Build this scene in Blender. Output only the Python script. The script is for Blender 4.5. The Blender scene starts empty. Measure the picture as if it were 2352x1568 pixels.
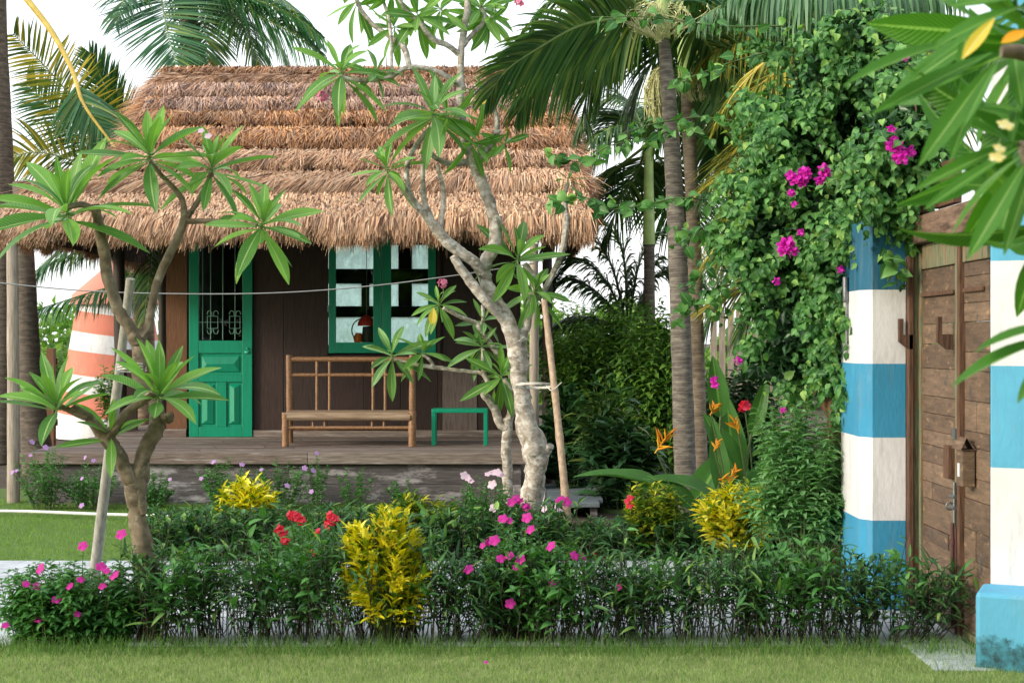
import bpy, math, random
import numpy as np
from mathutils import Vector
R = math.radians
random.seed(7); rng = np.random.default_rng(7)
scn = bpy.context.scene
col = scn.collection

# ------------------------------------------------------------------ camera, sky, sun, exposure
cd = bpy.data.cameras.new('camera'); cam = bpy.data.objects.new('camera', cd); col.objects.link(cam)
cam.location = (0, 0, 1.6); cam.rotation_euler = (R(90), 0, 0)
cd.lens = 50; cd.sensor_width = 36; cd.clip_end = 3000; cd.clip_start = .05
cd.dof.use_dof = True; cd.dof.focus_distance = 13; cd.dof.aperture_fstop = 5.6
scn.camera = cam
SUN_EL, SUN_AZ = 20, -118          # azimuth measured from +Y towards +X
w = bpy.data.worlds.new('World'); scn.world = w; w.use_nodes = True
nt = w.node_tree; nt.nodes.clear()
sky = nt.nodes.new('ShaderNodeTexSky'); sky.sky_type = 'NISHITA'; sky.sun_disc = False
sky.sun_elevation = R(SUN_EL); sky.sun_rotation = R(SUN_AZ); sky.dust_density = 4; sky.air_density = 1.2
veil = nt.nodes.new('ShaderNodeMixRGB'); veil.inputs[0].default_value = .62     # thin white overcast over the blue
veil.inputs[2].default_value = (8.6, 8.8, 9.0, 1)
bg = nt.nodes.new('ShaderNodeBackground'); bg.inputs[1].default_value = .15
wo = nt.nodes.new('ShaderNodeOutputWorld')
nt.links.new(sky.outputs[0], veil.inputs[1]); nt.links.new(veil.outputs[0], bg.inputs[0]); nt.links.new(bg.outputs[0], wo.inputs[0])
sd = bpy.data.lights.new('sun', 'SUN'); sun = bpy.data.objects.new('sun', sd); col.objects.link(sun)
sd.energy = 1.8; sd.angle = R(10); sd.color = (1, .90, .76)
_a, _e = R(SUN_AZ), R(SUN_EL)
sdir = Vector((math.sin(_a)*math.cos(_e), math.cos(_a)*math.cos(_e), math.sin(_e)))
sun.rotation_euler = sdir.to_track_quat('Z', 'Y').to_euler()
scn.view_settings.view_transform = 'Standard'; scn.view_settings.look = 'None'
scn.view_settings.exposure = .7; scn.view_settings.gamma = 1

# ------------------------------------------------------------------ helpers
F = 3266.67
def V(x, y, Y): return np.array([(x-1176)/F*Y, Y, 1.6-(y-784)/F*Y])
def S(Y): return Y/F                     # metres per photo pixel at depth Y
def nrm(a):
    a = np.asarray(a, float); return a/(np.linalg.norm(a, axis=-1, keepdims=True)+1e-9)

class B:
    """collects geometry for ONE mesh"""
    def __init__(s): s.v=[]; s.q=[]; s.t=[]; s.uq=[]; s.ut=[]; s.n=0; s.smooth=True
    def raw(s, v, f, uv=None):
        v = np.asarray(v, float); f = np.asarray(f, int)
        s.v.append(v); 
        if uv is None: u = np.zeros((len(f), f.shape[1], 2))
        else: u = np.asarray(uv, float)[f]
        (s.q if f.shape[1]==4 else s.t).append(f+s.n); (s.uq if f.shape[1]==4 else s.ut).append(u); s.n += len(v)
    def inst(s, tpl, Rm, T, sc):
        """tpl=(v,f,uv); Rm (N,3,3) columns side,along,normal; T (N,3); sc (N,) or (N,3)"""
        v, f, uv = tpl; N = len(T)
        if N == 0: return
        sc = np.asarray(sc, float)
        if sc.ndim == 1: sc = np.repeat(sc[:,None], 3, 1)
        P = np.einsum('nij,nkj->nki', Rm, v[None]*sc[:,None,:]) + T[:,None,:]
        k = len(v)
        ff = (f[None]+(np.arange(N)*k)[:,None,None]).reshape(-1, f.shape[1])
        s.v.append(P.reshape(-1,3)); U = np.tile(uv[f], (N,1,1))
        (s.q if f.shape[1]==4 else s.t).append(ff+s.n); (s.uq if f.shape[1]==4 else s.ut).append(U); s.n += N*k
    def box(s, c0, c1, rz=0, piv=None, bev=0):
        x0,y0,z0 = np.minimum(c0,c1); x1,y1,z1 = np.maximum(c0,c1)
        v = np.array([[x0,y0,z0],[x1,y0,z0],[x1,y1,z0],[x0,y1,z0],[x0,y0,z1],[x1,y0,z1],[x1,y1,z1],[x0,y1,z1]])
        if rz:
            p = np.array(piv if piv is not None else [(x0+x1)/2,(y0+y1)/2,0]); c,sn = math.cos(rz),math.sin(rz)
            d = v-p; v = np.stack([d[:,0]*c-d[:,1]*sn, d[:,0]*sn+d[:,1]*c, d[:,2]],1)+p
        f = [[0,3,2,1],[4,5,6,7],[0,1,5,4],[1,2,6,5],[2,3,7,6],[3,0,4,7]]
        s.raw(v, f); return s
    def tube(s, pts, rad, seg=8, cap=True, rough=0, sq=1):
        pts = np.asarray(pts, float); n = len(pts)
        rad = np.full(n, rad) if np.isscalar(rad) else np.asarray(rad, float)
        tan = nrm(np.gradient(pts, axis=0)); up = np.array([0,0,1.]) if abs(tan[0][2])<.9 else np.array([1.,0,0])
        side = nrm(np.cross(tan[0], up)); L = 0; V_=[]; U=[]
        ang = np.arange(seg+1)/seg*2*math.pi
        ph = rng.random(4)*6
        for i in range(n):
            side = nrm(side - tan[i]*np.dot(side,tan[i])); bn = np.cross(tan[i], side)
            if i: L += np.linalg.norm(pts[i]-pts[i-1])
            r = rad[i]*np.ones(seg+1)
            if rough:
                r = r*(1+rough*(np.sin(ang*2+ph[0]+L*9)*.5+np.sin(ang*3+ph[1]-L*17)*.35+np.sin(ang+ph[2]+L*31)*.4))
                r[-1]=r[0]
            V_.append(pts[i]+np.outer(np.cos(ang)*r, side)+np.outer(np.sin(ang)*r*sq, bn))
            U.append(np.stack([ang/6.283*rad[i]*6.283, np.full(seg+1,L)],1))
        V_=np.concatenate(V_); U=np.concatenate(U); m=seg+1
        f=[[i*m+j,i*m+j+1,(i+1)*m+j+1,(i+1)*m+j] for i in range(n-1) for j in range(seg)]
        s.raw(V_, f, U)
        if cap:
            for e,sg in ((0,1),(n-1,-1)):
                c = pts[e]; ring=V_[e*m:e*m+seg]; vv=np.vstack([ring,c[None]])
                ff=[[seg,(j+1)%seg,j][::sg] for j in range(seg)]
                s.raw(vv, ff)
        return s
    def build(s, name, mat, parent=None, smooth=None, bevel=0):
        me = bpy.data.meshes.new(name)
        if s.v:
            v = np.concatenate(s.v); me.vertices.add(len(v)); me.vertices.foreach_set('co', v.astype(np.float32).ravel())
            q = np.concatenate(s.q) if s.q else np.zeros((0,4),int); t = np.concatenate(s.t) if s.t else np.zeros((0,3),int)
            loops = np.concatenate([q.ravel(), t.ravel()]); me.loops.add(len(loops)); me.loops.foreach_set('vertex_index', loops.astype(np.int32))
            me.polygons.add(len(q)+len(t))
            st = np.concatenate([np.arange(len(q))*4, len(q)*4+np.arange(len(t))*3]).astype(np.int32)
            me.polygons.foreach_set('loop_start', st)
            me.update(calc_edges=True)
            uvl = me.uv_layers.new(name='uv')
            u = np.concatenate([np.concatenate(s.uq).reshape(-1,2) if s.uq else np.zeros((0,2)), np.concatenate(s.ut).reshape(-1,2) if s.ut else np.zeros((0,2))])
            uvl.data.foreach_set('uv', u.astype(np.float32).ravel())
            sm = s.smooth if smooth is None else smooth
            me.polygons.foreach_set('use_smooth', np.full(len(me.polygons), sm))
            me.validate()
        o = bpy.data.objects.new(name, me); col.objects.link(o)
        if mat: me.materials.append(mat)
        if parent is not None: place(o, parent)
        if bevel:
            b = o.modifiers.new('bevel','BEVEL'); b.width = bevel; b.segments = 2; b.limit_method='ANGLE'
        return o
def place(o, parent):
    """geometry is given in world space: keep it there under a parent that may have its own location"""
    if parent is None: return
    o.parent = parent
    wl = Vector((0,0,0)); p = parent
    while p is not None: wl += p.location; p = p.parent
    o.location = Vector(o.location) - wl
def tag(o, label=None, cat=None, group=None, kind=None):
    if label: o['label']=label
    if cat: o['category']=cat
    if group: o['group']=group
    if kind: o['kind']=kind
    return o
def thing(name, label, cat, loc, group=None):
    o = bpy.data.objects.new(name, None); col.objects.link(o); o.location = tuple(loc); o.empty_display_size=.1
    return tag(o, label, cat, group)

def spline(P, n=6):
    P = np.asarray(P, float)
    if len(P) < 3: 
        t=np.linspace(0,1,n+1)[:,None]; return P[0]*(1-t)+P[-1]*t
    E = np.vstack([2*P[0]-P[1], P, 2*P[-1]-P[-2]]); out=[]
    for i in range(1, len(E)-2):
        a,b,c,d = E[i-1],E[i],E[i+1],E[i+2]
        for t in np.arange(n)/n:
            out.append(.5*((2*b)+(-a+c)*t+(2*a-5*b+4*c-d)*t*t+(-a+3*b-3*c+d)*t**3))
    out.append(P[-1]); return np.array(out)

# ------------------------------------------------------------------ materials
def newmat(name):
    m = bpy.data.materials.new(name); m.use_nodes=True; n=m.node_tree; n.nodes.clear()
    o = n.nodes.new('ShaderNodeOutputMaterial'); p = n.nodes.new('ShaderNodeBsdfPrincipled'); n.links.new(p.outputs[0], o.inputs[0])
    return m,n,p,o
def ramp(n, src, cols, pos=None):
    r = n.nodes.new('ShaderNodeValToRGB'); e=r.color_ramp.elements
    k=len(cols); pos = pos or [i/(k-1) for i in range(k)]
    e[0].position=pos[0]; e[0].color=(*cols[0],1); e[1].position=pos[-1]; e[1].color=(*cols[-1],1)
    for i in range(1,k-1):
        x=e.new(pos[i]); x.color=(*cols[i],1)
    n.links.new(src, r.inputs[0]); return r.outputs[0]
def noise(n, scale, coord='Object', detail=6, stretch=None, rough=.6):
    tc = n.nodes.new('ShaderNodeTexCoord'); src = tc.outputs[coord]
    if stretch:
        mp = n.nodes.new('ShaderNodeMapping'); mp.inputs['Scale'].default_value = stretch; n.links.new(src, mp.inputs[0]); src = mp.outputs[0]
    t = n.nodes.new('ShaderNodeTexNoise'); t.inputs['Scale'].default_value=scale; t.inputs['Detail'].default_value=detail; t.inputs['Roughness'].default_value=rough
    n.links.new(src, t.inputs[0]); return t.outputs[0]
def mixc(n, fac, a, b, mode='MIX'):
    m = n.nodes.new('ShaderNodeMixRGB'); m.blend_type=mode
    for i,x in ((0,fac),(1,a),(2,b)):
        if hasattr(x,'is_output'): n.links.new(x, m.inputs[i])
        else: m.inputs[i].default_value = x if i==0 else (*x,1)
    return m.outputs[0]
def bump(n, p, src, strength=.3, dist=.02):
    b=n.nodes.new('ShaderNodeBump'); b.inputs['Strength'].default_value=strength; b.inputs['Distance'].default_value=dist
    n.links.new(src,b.inputs['Height']); n.links.new(b.outputs[0],p.inputs['Normal'])
def math_(n, op, a, b=None):
    m=n.nodes.new('ShaderNodeMath'); m.operation=op
    for i,x in ((0,a),(1,b)):
        if x is None: continue
        if hasattr(x,'is_output'): n.links.new(x,m.inputs[i])
        else: m.inputs[i].default_value=x
    return m.outputs[0]
def leafmat(name, cols, rough=.42, trans=.3, rib=None, veins=0, back=None, spots=None, pos=None, tcol=None, spec=.28):
    m,n,p,o = newmat(name)
    g = n.nodes.new('ShaderNodeNewGeometry')
    c = ramp(n, g.outputs['Random Per Island'], cols, pos)
    nz = noise(n, 3.0, 'Object', 3)
    c = mixc(n, .45, c, ramp(n, nz, [(.35,.4,.35),(1,1,1)], [.3,.65]), 'MULTIPLY')
    if spots:
        c = mixc(n, ramp(n, noise(n, spots[1], 'Object', 4), [(0,0,0),(1,1,1)], [spots[2], spots[2]+.06]), c, spots[0])
    if rib:
        uv=n.nodes.new('ShaderNodeUVMap'); sp=n.nodes.new('ShaderNodeSeparateXYZ'); n.links.new(uv.outputs[0],sp.inputs[0])
        d = math_(n,'ABSOLUTE', math_(n,'SUBTRACT', sp.outputs[0], .5))
        c = mixc(n, math_(n,'LESS_THAN', d, .045), c, rib)
        if veins:
            k = math_(n,'SINE', math_(n,'MULTIPLY', math_(n,'SUBTRACT', sp.outputs[1], math_(n,'MULTIPLY', d, .25)), veins))
            c = mixc(n, math_(n,'MULTIPLY', math_(n,'GREATER_THAN', k, .8), .35), c, rib)
            bump(n, p, k, .25, .004)
    if veins: c = mixc(n, math_(n,'MULTIPLY', ramp(n, noise(n, 7, 'Object', 8, None, .75), [(0,0,0),(1,1,1)], [.66,.72]), .55), c, (.42,.36,.07))
    if back: c = mixc(n, g.outputs['Backfacing'], c, mixc(n, .5, c, back))
    n.links.new(c, p.inputs['Base Color']); p.inputs['Roughness'].default_value=rough; p.inputs['Specular IOR Level'].default_value=spec
    if trans:
        t=n.nodes.new('ShaderNodeBsdfTranslucent'); tc=mixc(n,1.0,c,tcol or (1.5,1.7,.6),'MULTIPLY'); n.links.new(tc,t.inputs[0])
        mx=n.nodes.new('ShaderNodeMixShader'); mx.inputs[0].default_value=trans
        n.links.new(p.outputs[0],mx.inputs[1]); n.links.new(t.outputs[0],mx.inputs[2]); n.links.new(mx.outputs[0],o.inputs[0])
    return m
def islandmat(name, cols, rough=.8, nscale=20, stretch=(1,1,1), nmul=((.55,.55,.55),(1.15,1.15,1.15)), bmp=.3, spec=.3, pos=None, patch=None, grain=None):
    m,n,p,o = newmat(name); g=n.nodes.new('ShaderNodeNewGeometry')
    c = ramp(n, g.outputs['Random Per Island'], cols, pos)
    nz = noise(n, nscale, 'Object', 8, stretch)
    c = mixc(n, 1.0, c, ramp(n, nz, nmul, [.3,.7]), 'MULTIPLY')
    if patch:      # (colour, scale, threshold, stretch, amount)
        pz = noise(n, patch[1], 'Object', 8, patch[3], .7)
        c = mixc(n, math_(n,'MULTIPLY', ramp(n, pz, [(0,0,0),(1,1,1)], [patch[2], patch[2]+.1]), patch[4]), c, patch[0])
    n.links.new(c,p.inputs['Base Color']); p.inputs['Roughness'].default_value=rough; p.inputs['Specular IOR Level'].default_value=spec
    if bmp: bump(n,p,nz,bmp,.01)
    return m
def plain(name, c, rough=.5, metal=0, bmp=0, nscale=30, var=.15, spec=.5):
    m,n,p,o=newmat(name); nz=noise(n,nscale,'Object',5)
    lo=tuple(x*(1-var) for x in c); hi=tuple(min(1,x*(1+var)) for x in c)
    n.links.new(ramp(n,nz,[lo,hi],[.3,.7]),p.inputs['Base Color']); p.inputs['Roughness'].default_value=rough; p.inputs['Metallic'].default_value=metal
    p.inputs['Specular IOR Level'].default_value=spec
    if bmp: bump(n,p,nz,bmp,.01)
    return m

M={}
M['plum']   = leafmat('frangipani_leaf', [(.06,.19,.035),(.10,.28,.045),(.15,.36,.06),(.2,.42,.08)], .36, .32, rib=(.34,.50,.20), veins=150, back=(.16,.3,.1))
M['plum_b'] = leafmat('frangipani_leaf_pale', [(.07,.19,.04),(.12,.29,.06),(.17,.38,.10),(.12,.30,.11)], .36, .3, rib=(.38,.52,.25), veins=130, back=(.18,.32,.12))
M['plum_f'] = leafmat('near_frangipani_leaf', [(.03,.12,.012),(.055,.19,.016),(.085,.26,.02),(.035,.15,.05),(.12,.31,.03)], .33, .36, rib=(.2,.38,.09), veins=170, back=(.2,.36,.2))
M['yleaf']  = leafmat('yellowed_leaf', [(.75,.55,.05),(.8,.62,.12)], .4, .3, rib=(.8,.7,.3))
M['boug']   = leafmat('bougainvillea_leaf', [(.035,.12,.04),(.06,.19,.05),(.10,.27,.07),(.17,.38,.11),(.34,.55,.13)], .45, .25, rib=(.16,.33,.1), pos=[0,.3,.6,.88,1])
M['palm']   = leafmat('palm_leaflet', [(.028,.10,.045),(.04,.14,.06),(.065,.19,.075),(.2,.27,.06)], .38, .22, pos=[0,.4,.85,1])
M['palm_d'] = leafmat('palm_leaflet_dark', [(.03,.09,.03),(.05,.14,.045),(.09,.2,.06),(.22,.28,.07)], .38, .2)
M['palm_p'] = leafmat('palm_leaflet_pale', [(.09,.2,.09),(.14,.28,.15),(.2,.33,.2)], .42, .3)
M['palm_y'] = leafmat('palm_leaflet_yellow', [(.05,.12,.035),(.12,.2,.04),(.42,.42,.06),(.7,.55,.12)], .45, .35, tcol=(1.5,1.3,.6))
M['ruel']   = leafmat('ruellia_leaf', [(.025,.085,.035),(.05,.15,.05),(.10,.25,.07),(.26,.42,.10)], .42, .2, pos=[0,.4,.85,1])
M['vinca']  = leafmat('periwinkle_leaf', [(.045,.17,.045),(.075,.24,.055),(.12,.33,.08)], .4, .22, rib=(.16,.33,.12))
M['croton'] = leafmat('croton_leaf', [(.14,.28,.02),(.6,.62,.02),(.9,.8,.02),(.95,.85,.05),(.9,.82,.14)], .38, .25, spots=((.07,.2,.02), 26, .54), tcol=(1.3,1.2,.4), pos=[0,.25,.5,.8,1])
M['croton_g']= leafmat('croton_leaf_green', [(.05,.13,.02),(.1,.2,.02),(.3,.36,.02),(.75,.65,.05)], .4, .22, spots=((.6,.58,.03), 26, .6), pos=[0,.4,.8,1])
M['cleome'] = leafmat('pale_shrub_leaf', [(.10,.26,.09),(.17,.38,.15),(.27,.5,.22)], .5, .3, rib=(.25,.42,.2))
M['bush']   = leafmat('garden_shrub_leaf', [(.04,.12,.025),(.08,.2,.035),(.13,.28,.045),(.22,.4,.07)], .42, .25)
M['bush_l'] = leafmat('bright_shrub_leaf', [(.08,.19,.04),(.16,.32,.06),(.28,.44,.1)], .45, .35)
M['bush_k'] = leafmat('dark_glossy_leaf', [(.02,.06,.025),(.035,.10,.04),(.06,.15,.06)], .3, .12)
M['helic']  = leafmat('heliconia_leaf', [(.035,.12,.03),(.055,.17,.04),(.08,.23,.05)], .36, .25, rib=(.16,.33,.08), veins=260)
M['grass']  = leafmat('grass_blade', [(.06,.14,.03),(.15,.28,.07),(.28,.42,.13),(.48,.54,.26)], .6, .3)
M['grass_t']= leafmat('long_grass_blade', [(.06,.16,.03),(.11,.24,.05),(.17,.31,.07)], .5, .3)
M['grass_b']= leafmat('back_lawn_blade', [(.11,.24,.035),(.17,.32,.05),(.24,.38,.07)], .6, .3)
M['bark_w'] = islandmat('frangipani_bark', [(.44,.41,.36),(.47,.43,.38)], .85, 16, (1,1,1), ((.3,.26,.2),(1.2,1.2,1.2)), .8, patch=((.7,.7,.65), 17, .5, (1,1,1.4), .7))
M['bark_g'] = islandmat('grey_brown_bark', [(.19,.155,.115),(.21,.17,.125)], .85, 16, (1,1,1), ((.35,.33,.28),(1.25,1.25,1.2)), .7, patch=((.34,.33,.25), 13, .56, (1,1,1.3), .6))
M['stem']   = plain('green_stem', (.07,.12,.03), .6)
M['stem_d'] = plain('dark_stem', (.035,.032,.02), .7)
M['bougwood']= islandmat('gnarled_brown_wood', [(.13,.075,.04),(.17,.1,.055)], .9, 18, (1,1,.25), ((.3,.3,.3),(1.4,1.35,1.2)), .9)
def palmbark(name, c, ringc, freq, lich=(.4,.36,.28)):
    m,n,p,o=newmat(name); tc=n.nodes.new('ShaderNodeUVMap'); sp=n.nodes.new('ShaderNodeSeparateXYZ'); n.links.new(tc.outputs[0],sp.inputs[0])
    nz=noise(n,4,'Object',5); 
    k=math_(n,'SINE', math_(n,'ADD', math_(n,'MULTIPLY',sp.outputs[1],freq), math_(n,'MULTIPLY',nz,9.0)))
    base=ramp(n, noise(n,9,'Object',8,(1,1,3)), [tuple(x*.5 for x in c), c, lich],[.32,.5,.66])
    cc=mixc(n, math_(n,'MULTIPLY',math_(n,'GREATER_THAN',k,.9),.55), base, ringc)
    n.links.new(cc,p.inputs['Base Color']); p.inputs['Roughness'].default_value=.85; bump(n,p,noise(n,22,'Object',8,(1,1,3)),.6,.012); return m
M['trunk_p']= palmbark('ringed_palm_bark', (.125,.11,.095), (.25,.22,.18), 150, (.24,.22,.18))
M['trunk_p2']= palmbark('warm_ringed_palm_bark', (.2,.155,.11), (.32,.26,.19), 130, (.3,.25,.19))
M['trunk_d']= palmbark('dark_coconut_bark', (.085,.07,.055), (.16,.13,.1), 70, (.14,.11,.085))
M['trunk_c']= palmbark('brown_coconut_bark', (.26,.19,.13), (.1,.07,.05), 60, (.36,.28,.2))
M['shaft']  = plain('green_crownshaft', (.30,.42,.13), .45, 0, .1, 6, .3)
M['rachis'] = plain('palm_rachis', (.16,.24,.06), .5, 0,0,8,.3)
M['rachis_y']= plain('yellow_rachis', (.62,.46,.10), .5,0,0,8,.25)
M['panicle']= plain('palm_flower_panicle', (.62,.62,.32), .7,0,0,30,.2)
# structure
M['th_tan'] = islandmat('thatch_tan', [(.06,.03,.02),(.36,.20,.12),(.75,.49,.32),(.62,.37,.22),(.9,.68,.48),(.20,.11,.07)], .8, 2.2, (1,1,1), ((.72,.7,.72),(1.12,1.1,1.05)), 0)
M['th_org'] = islandmat('thatch_orange', [(.05,.025,.018),(.50,.25,.11),(.72,.40,.17),(.38,.22,.16),(.78,.54,.33),(.18,.10,.07)], .8, 1.6, (1,1,1), ((.6,.62,.72),(1.15,1.05,.95)), 0)
M['th_gry'] = islandmat('thatch_weathered', [(.06,.035,.03),(.32,.21,.17),(.54,.40,.34),(.64,.38,.20),(.74,.57,.47),(.17,.10,.08)], .8, 1.6, (1,1,1), ((.7,.72,.8),(1.2,1.1,1.0)), 0)
M['th_base']= plain('thatch_underlay', (.035,.02,.015), .95)
M['wall']   = islandmat('dark_plank_wall', [(.022,.012,.010),(.030,.017,.014),(.040,.023,.019),(.026,.017,.015)], .62, 9, (9,9,.7), ((.55,.55,.55),(1.5,1.4,1.4)), .25, .4, patch=((.14,.11,.1), 60, .70, (1.5,1.5,.5), .5))
M['wall_o'] = islandmat('sun_tinted_brown_plank', [(.16,.075,.04),(.19,.09,.05)], .6, 9, (9,9,.7), ((.6,.6,.6),(1.3,1.3,1.2)), .25)  # brown fence wood; on the cabin's corner board the orange paints in sunlight
M['wall_g'] = islandmat('bleached_plank', [(.16,.13,.115),(.17,.14,.125)], .8, 9, (9,9,.7), ((.6,.6,.6),(1.3,1.3,1.3)), .25)
M['deck']   = islandmat('worn_deck_board', [(.14,.11,.095),(.185,.145,.125),(.24,.205,.18),(.125,.09,.075)], .75, 7, (.7,9,9), ((.5,.48,.48),(1.3,1.3,1.3)), .3, patch=((.42,.4,.37), 5, .55, (.5,6,6), .6))
M['plinth'] = islandmat('weathered_plinth_board', [(.075,.072,.075),(.11,.10,.10),(.09,.085,.09)], .8, 7, (.7,9,9), ((.5,.5,.5),(1.4,1.4,1.4)), .35, patch=((.46,.44,.46), 1.8, .5, (.7,1,2.2), .85))
M['post']   = islandmat('grey_wood_post', [(.36,.31,.26),(.42,.37,.32)], .8, 9, (6,6,.5), ((.55,.52,.5),(1.2,1.2,1.2)), .4)
M['post_d'] = plain('dark_wood_post', (.035,.028,.022), .7, 0,.2)
M['stake']  = islandmat('grey_stake_wood', [(.36,.35,.31),(.38,.37,.33)], .8, 12, (5,5,1), ((.6,.6,.6),(1.15,1.15,1.15)), .4)
M['bamboo'] = islandmat('bamboo_cane', [(.36,.27,.19),(.42,.32,.23)], .6, 12, (3,3,2), ((.6,.55,.5),(1.2,1.2,1.2)), .2)
M['green']  = islandmat('green_gloss_paint', [(.004,.27,.155),(.005,.29,.165)], .32, 5, (6,6,.8), ((.88,.88,.88),(1.08,1.08,1.08)), .08, .5, patch=((.015,.10,.07), 26, .64, (1,1,.35), .6))
M['green_l']= plain('pale_green_paint', (.03,.42,.27), .35)
M['iron']   = plain('grille_iron', (.14,.30,.24), .5)
M['benchw'] = islandmat('honey_bamboo', [(.26,.145,.075),(.33,.19,.10),(.29,.16,.085),(.36,.23,.13)], .45, 10, (4,4,4), ((.55,.5,.45),(1.2,1.2,1.15)), .25, .5)
M['seatw']  = islandmat('worn_bench_seat', [(.27,.19,.13),(.32,.24,.17),(.36,.28,.2)], .6, 8, (.6,5,5), ((.6,.55,.5),(1.2,1.2,1.2)), .25)
def glassmat(name, tint=(.8,.9,.9), rough=.02, alpha=.25):
    m,n,p,o=newmat(name); g=n.nodes.new('ShaderNodeBsdfGlossy'); g.inputs['Roughness'].default_value=rough; t=n.nodes.new('ShaderNodeBsdfTransparent')
    t.inputs[0].default_value=(*tint,1); fr=n.nodes.new('ShaderNodeFresnel'); fr.inputs[0].default_value=1.27
    mx=n.nodes.new('ShaderNodeMixShader'); n.links.new(math_(n,'ADD',fr.outputs[0],alpha),mx.inputs[0]); n.links.new(t.outputs[0],mx.inputs[1]); n.links.new(g.outputs[0],mx.inputs[2]); n.links.new(mx.outputs[0],o.inputs[0])
    return m
M['glass']  = glassmat('window_glass', (.9,.97,.95), .02, .0)
def frosted():
    m,n,p,o=newmat('frosted_back_glass'); 
    t=n.nodes.new('ShaderNodeBsdfTranslucent'); t.inputs[0].default_value=(.85,.93,.9,1)
    d=n.nodes.new('ShaderNodeBsdfTransparent'); d.inputs[0].default_value=(.85,.95,.92,1)
    mx=n.nodes.new('ShaderNodeMixShader'); n.links.new(ramp(n,noise(n,14,'Object',3,(1,1,.5)),[(.02,.02,.02),(.5,.5,.5)],[.35,.65]),mx.inputs[0])
    n.links.new(t.outputs[0],mx.inputs[1]); n.links.new(d.outputs[0],mx.inputs[2]); n.links.new(mx.outputs[0],o.inputs[0]); return m
M['frost']=frosted()
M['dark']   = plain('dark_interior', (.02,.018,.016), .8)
M['red']    = plain('red_lacquer', (.6,.03,.02), .4)
M['orange'] = plain('orange_cloth', (.9,.16,.02), .6)
M['white']  = plain('white_rope', (.7,.68,.62), .8)
M['wire']   = plain('grey_wire', (.25,.26,.26), .5)
M['hose']   = plain('white_hose', (.75,.78,.74), .4)
M['steel']  = plain('aged_steel', (.22,.23,.24), .45, .8, .2)
M['rust']   = plain('rusty_rod', (.09,.04,.035), .7, .3, .3)
def plaster(name, c, patchc=None, amount=.0):
    m,n,p,o=newmat(name); nz=noise(n,3,'Object',8)
    cc=ramp(n,nz,[tuple(x*.86 for x in c),tuple(min(.9,x*1.08) for x in c)],[.3,.7])
    if patchc: cc=mixc(n, math_(n,'MULTIPLY',ramp(n,noise(n,2.5,'Object',9,(1,1,.6),.75),[(0,0,0),(1,1,1)],[.56,.66]),amount), cc, patchc)
    cc=mixc(n, math_(n,'MULTIPLY',ramp(n,noise(n,16,'Object',7,(1,1,.12),.7),[(0,0,0),(1,1,1)],[.52,.72]),.42), cc, (.20,.21,.19))
    cc=mixc(n, math_(n,'MULTIPLY',ramp(n,noise(n,26,'Object',6,None,.7),[(0,0,0),(1,1,1)],[.68,.72]),.35), cc, (.35,.33,.3))
    fine=noise(n,38,'Object',6,(1,1,.45)); n.links.new(cc,p.inputs['Base Color']); p.inputs['Roughness'].default_value=.75; bump(n,p,fine,.45,.008); return m
M['p_white']= plaster('white_limewash', (.66,.67,.69), (.55,.56,.54), .3)
M['p_blue'] = plaster('blue_limewash', (.03,.25,.43), (.06,.33,.52), .7)
M['p_lblue']= plaster('light_blue_limewash', (.09,.37,.56), (.05,.29,.45), .55)
M['p_dblue']= plaster('deep_blue_limewash', (.006,.10,.18), (.01,.13,.22), .5)
M['p_terra']= plaster('terracotta_limewash', (.62,.2,.13), (.7,.33,.24), .5)
M['p_pink'] = plaster('pink_tile', (.55,.22,.16), (.4,.15,.1), .5)
M['damp']   = plaster('damp_blue_plaster', (.03,.26,.36), (.02,.08,.08), .9)
def stained():
    m=M['p_lblue'].copy(); m.name='damp_stained_plinth'; n=m.node_tree; p=[x for x in n.nodes if x.type=='BSDF_PRINCIPLED'][0]; src=p.inputs['Base Color'].links[0].from_socket
    tc=n.nodes.new('ShaderNodeTexCoord'); sp=n.nodes.new('ShaderNodeSeparateXYZ'); n.links.new(tc.outputs['Object'],sp.inputs[0])
    h=math_(n,'SUBTRACT', math_(n,'ADD', noise(n,9,'Object',9,None,.75), math_(n,'MULTIPLY',noise(n,2.3,'Object',2),.7)), math_(n,'MULTIPLY',sp.outputs[2],2.6))
    c=mixc(n, ramp(n,h,[(0,0,0),(1,1,1)],[.50,.62]), src, ramp(n,noise(n,24,'Object',6),[(.012,.05,.06),(.04,.22,.30)],[.35,.65])); n.links.new(c,p.inputs['Base Color']); return m
M['p_stain']=stained()
def gatewood():
    m,n,p,o=newmat('old_gate_timber'); g=n.nodes.new('ShaderNodeNewGeometry')
    c=ramp(n,g.outputs['Random Per Island'],[(.09,.06,.042),(.14,.093,.062),(.19,.13,.088),(.12,.08,.056)])
    c=mixc(n,1,c,ramp(n,noise(n,8,'Object',9,(1,1,5),.7),[(.45,.45,.45),(1.35,1.3,1.2)],[.3,.7]),'MULTIPLY')
    c=mixc(n,ramp(n,noise(n,7,'Object',4,(1,1,.8)),[(0,0,0),(1,1,1)],[.63,.70]),c,(.06,.055,.05))
    c=mixc(n,math_(n,'MULTIPLY',ramp(n,noise(n,11,'Object',6,(1,1,2)),[(0,0,0),(1,1,1)],[.6,.68]),.5),c,(.42,.27,.15))
    n.links.new(c,p.inputs['Base Color']); p.inputs['Roughness'].default_value=.7; bump(n,p,noise(n,30,'Object',8,(1,1,4)),.5,.01); return m
M['gate']=gatewood()
M['gate_g'] = islandmat('faded_green_timber', [(.13,.18,.12),(.2,.2,.13),(.15,.2,.15)], .75, 10, (8,8,.6), ((.4,.35,.3),(1.4,1.4,1.3)), .5, patch=((.22,.11,.06), 8, .5, (4,4,.6), .9))
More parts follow.
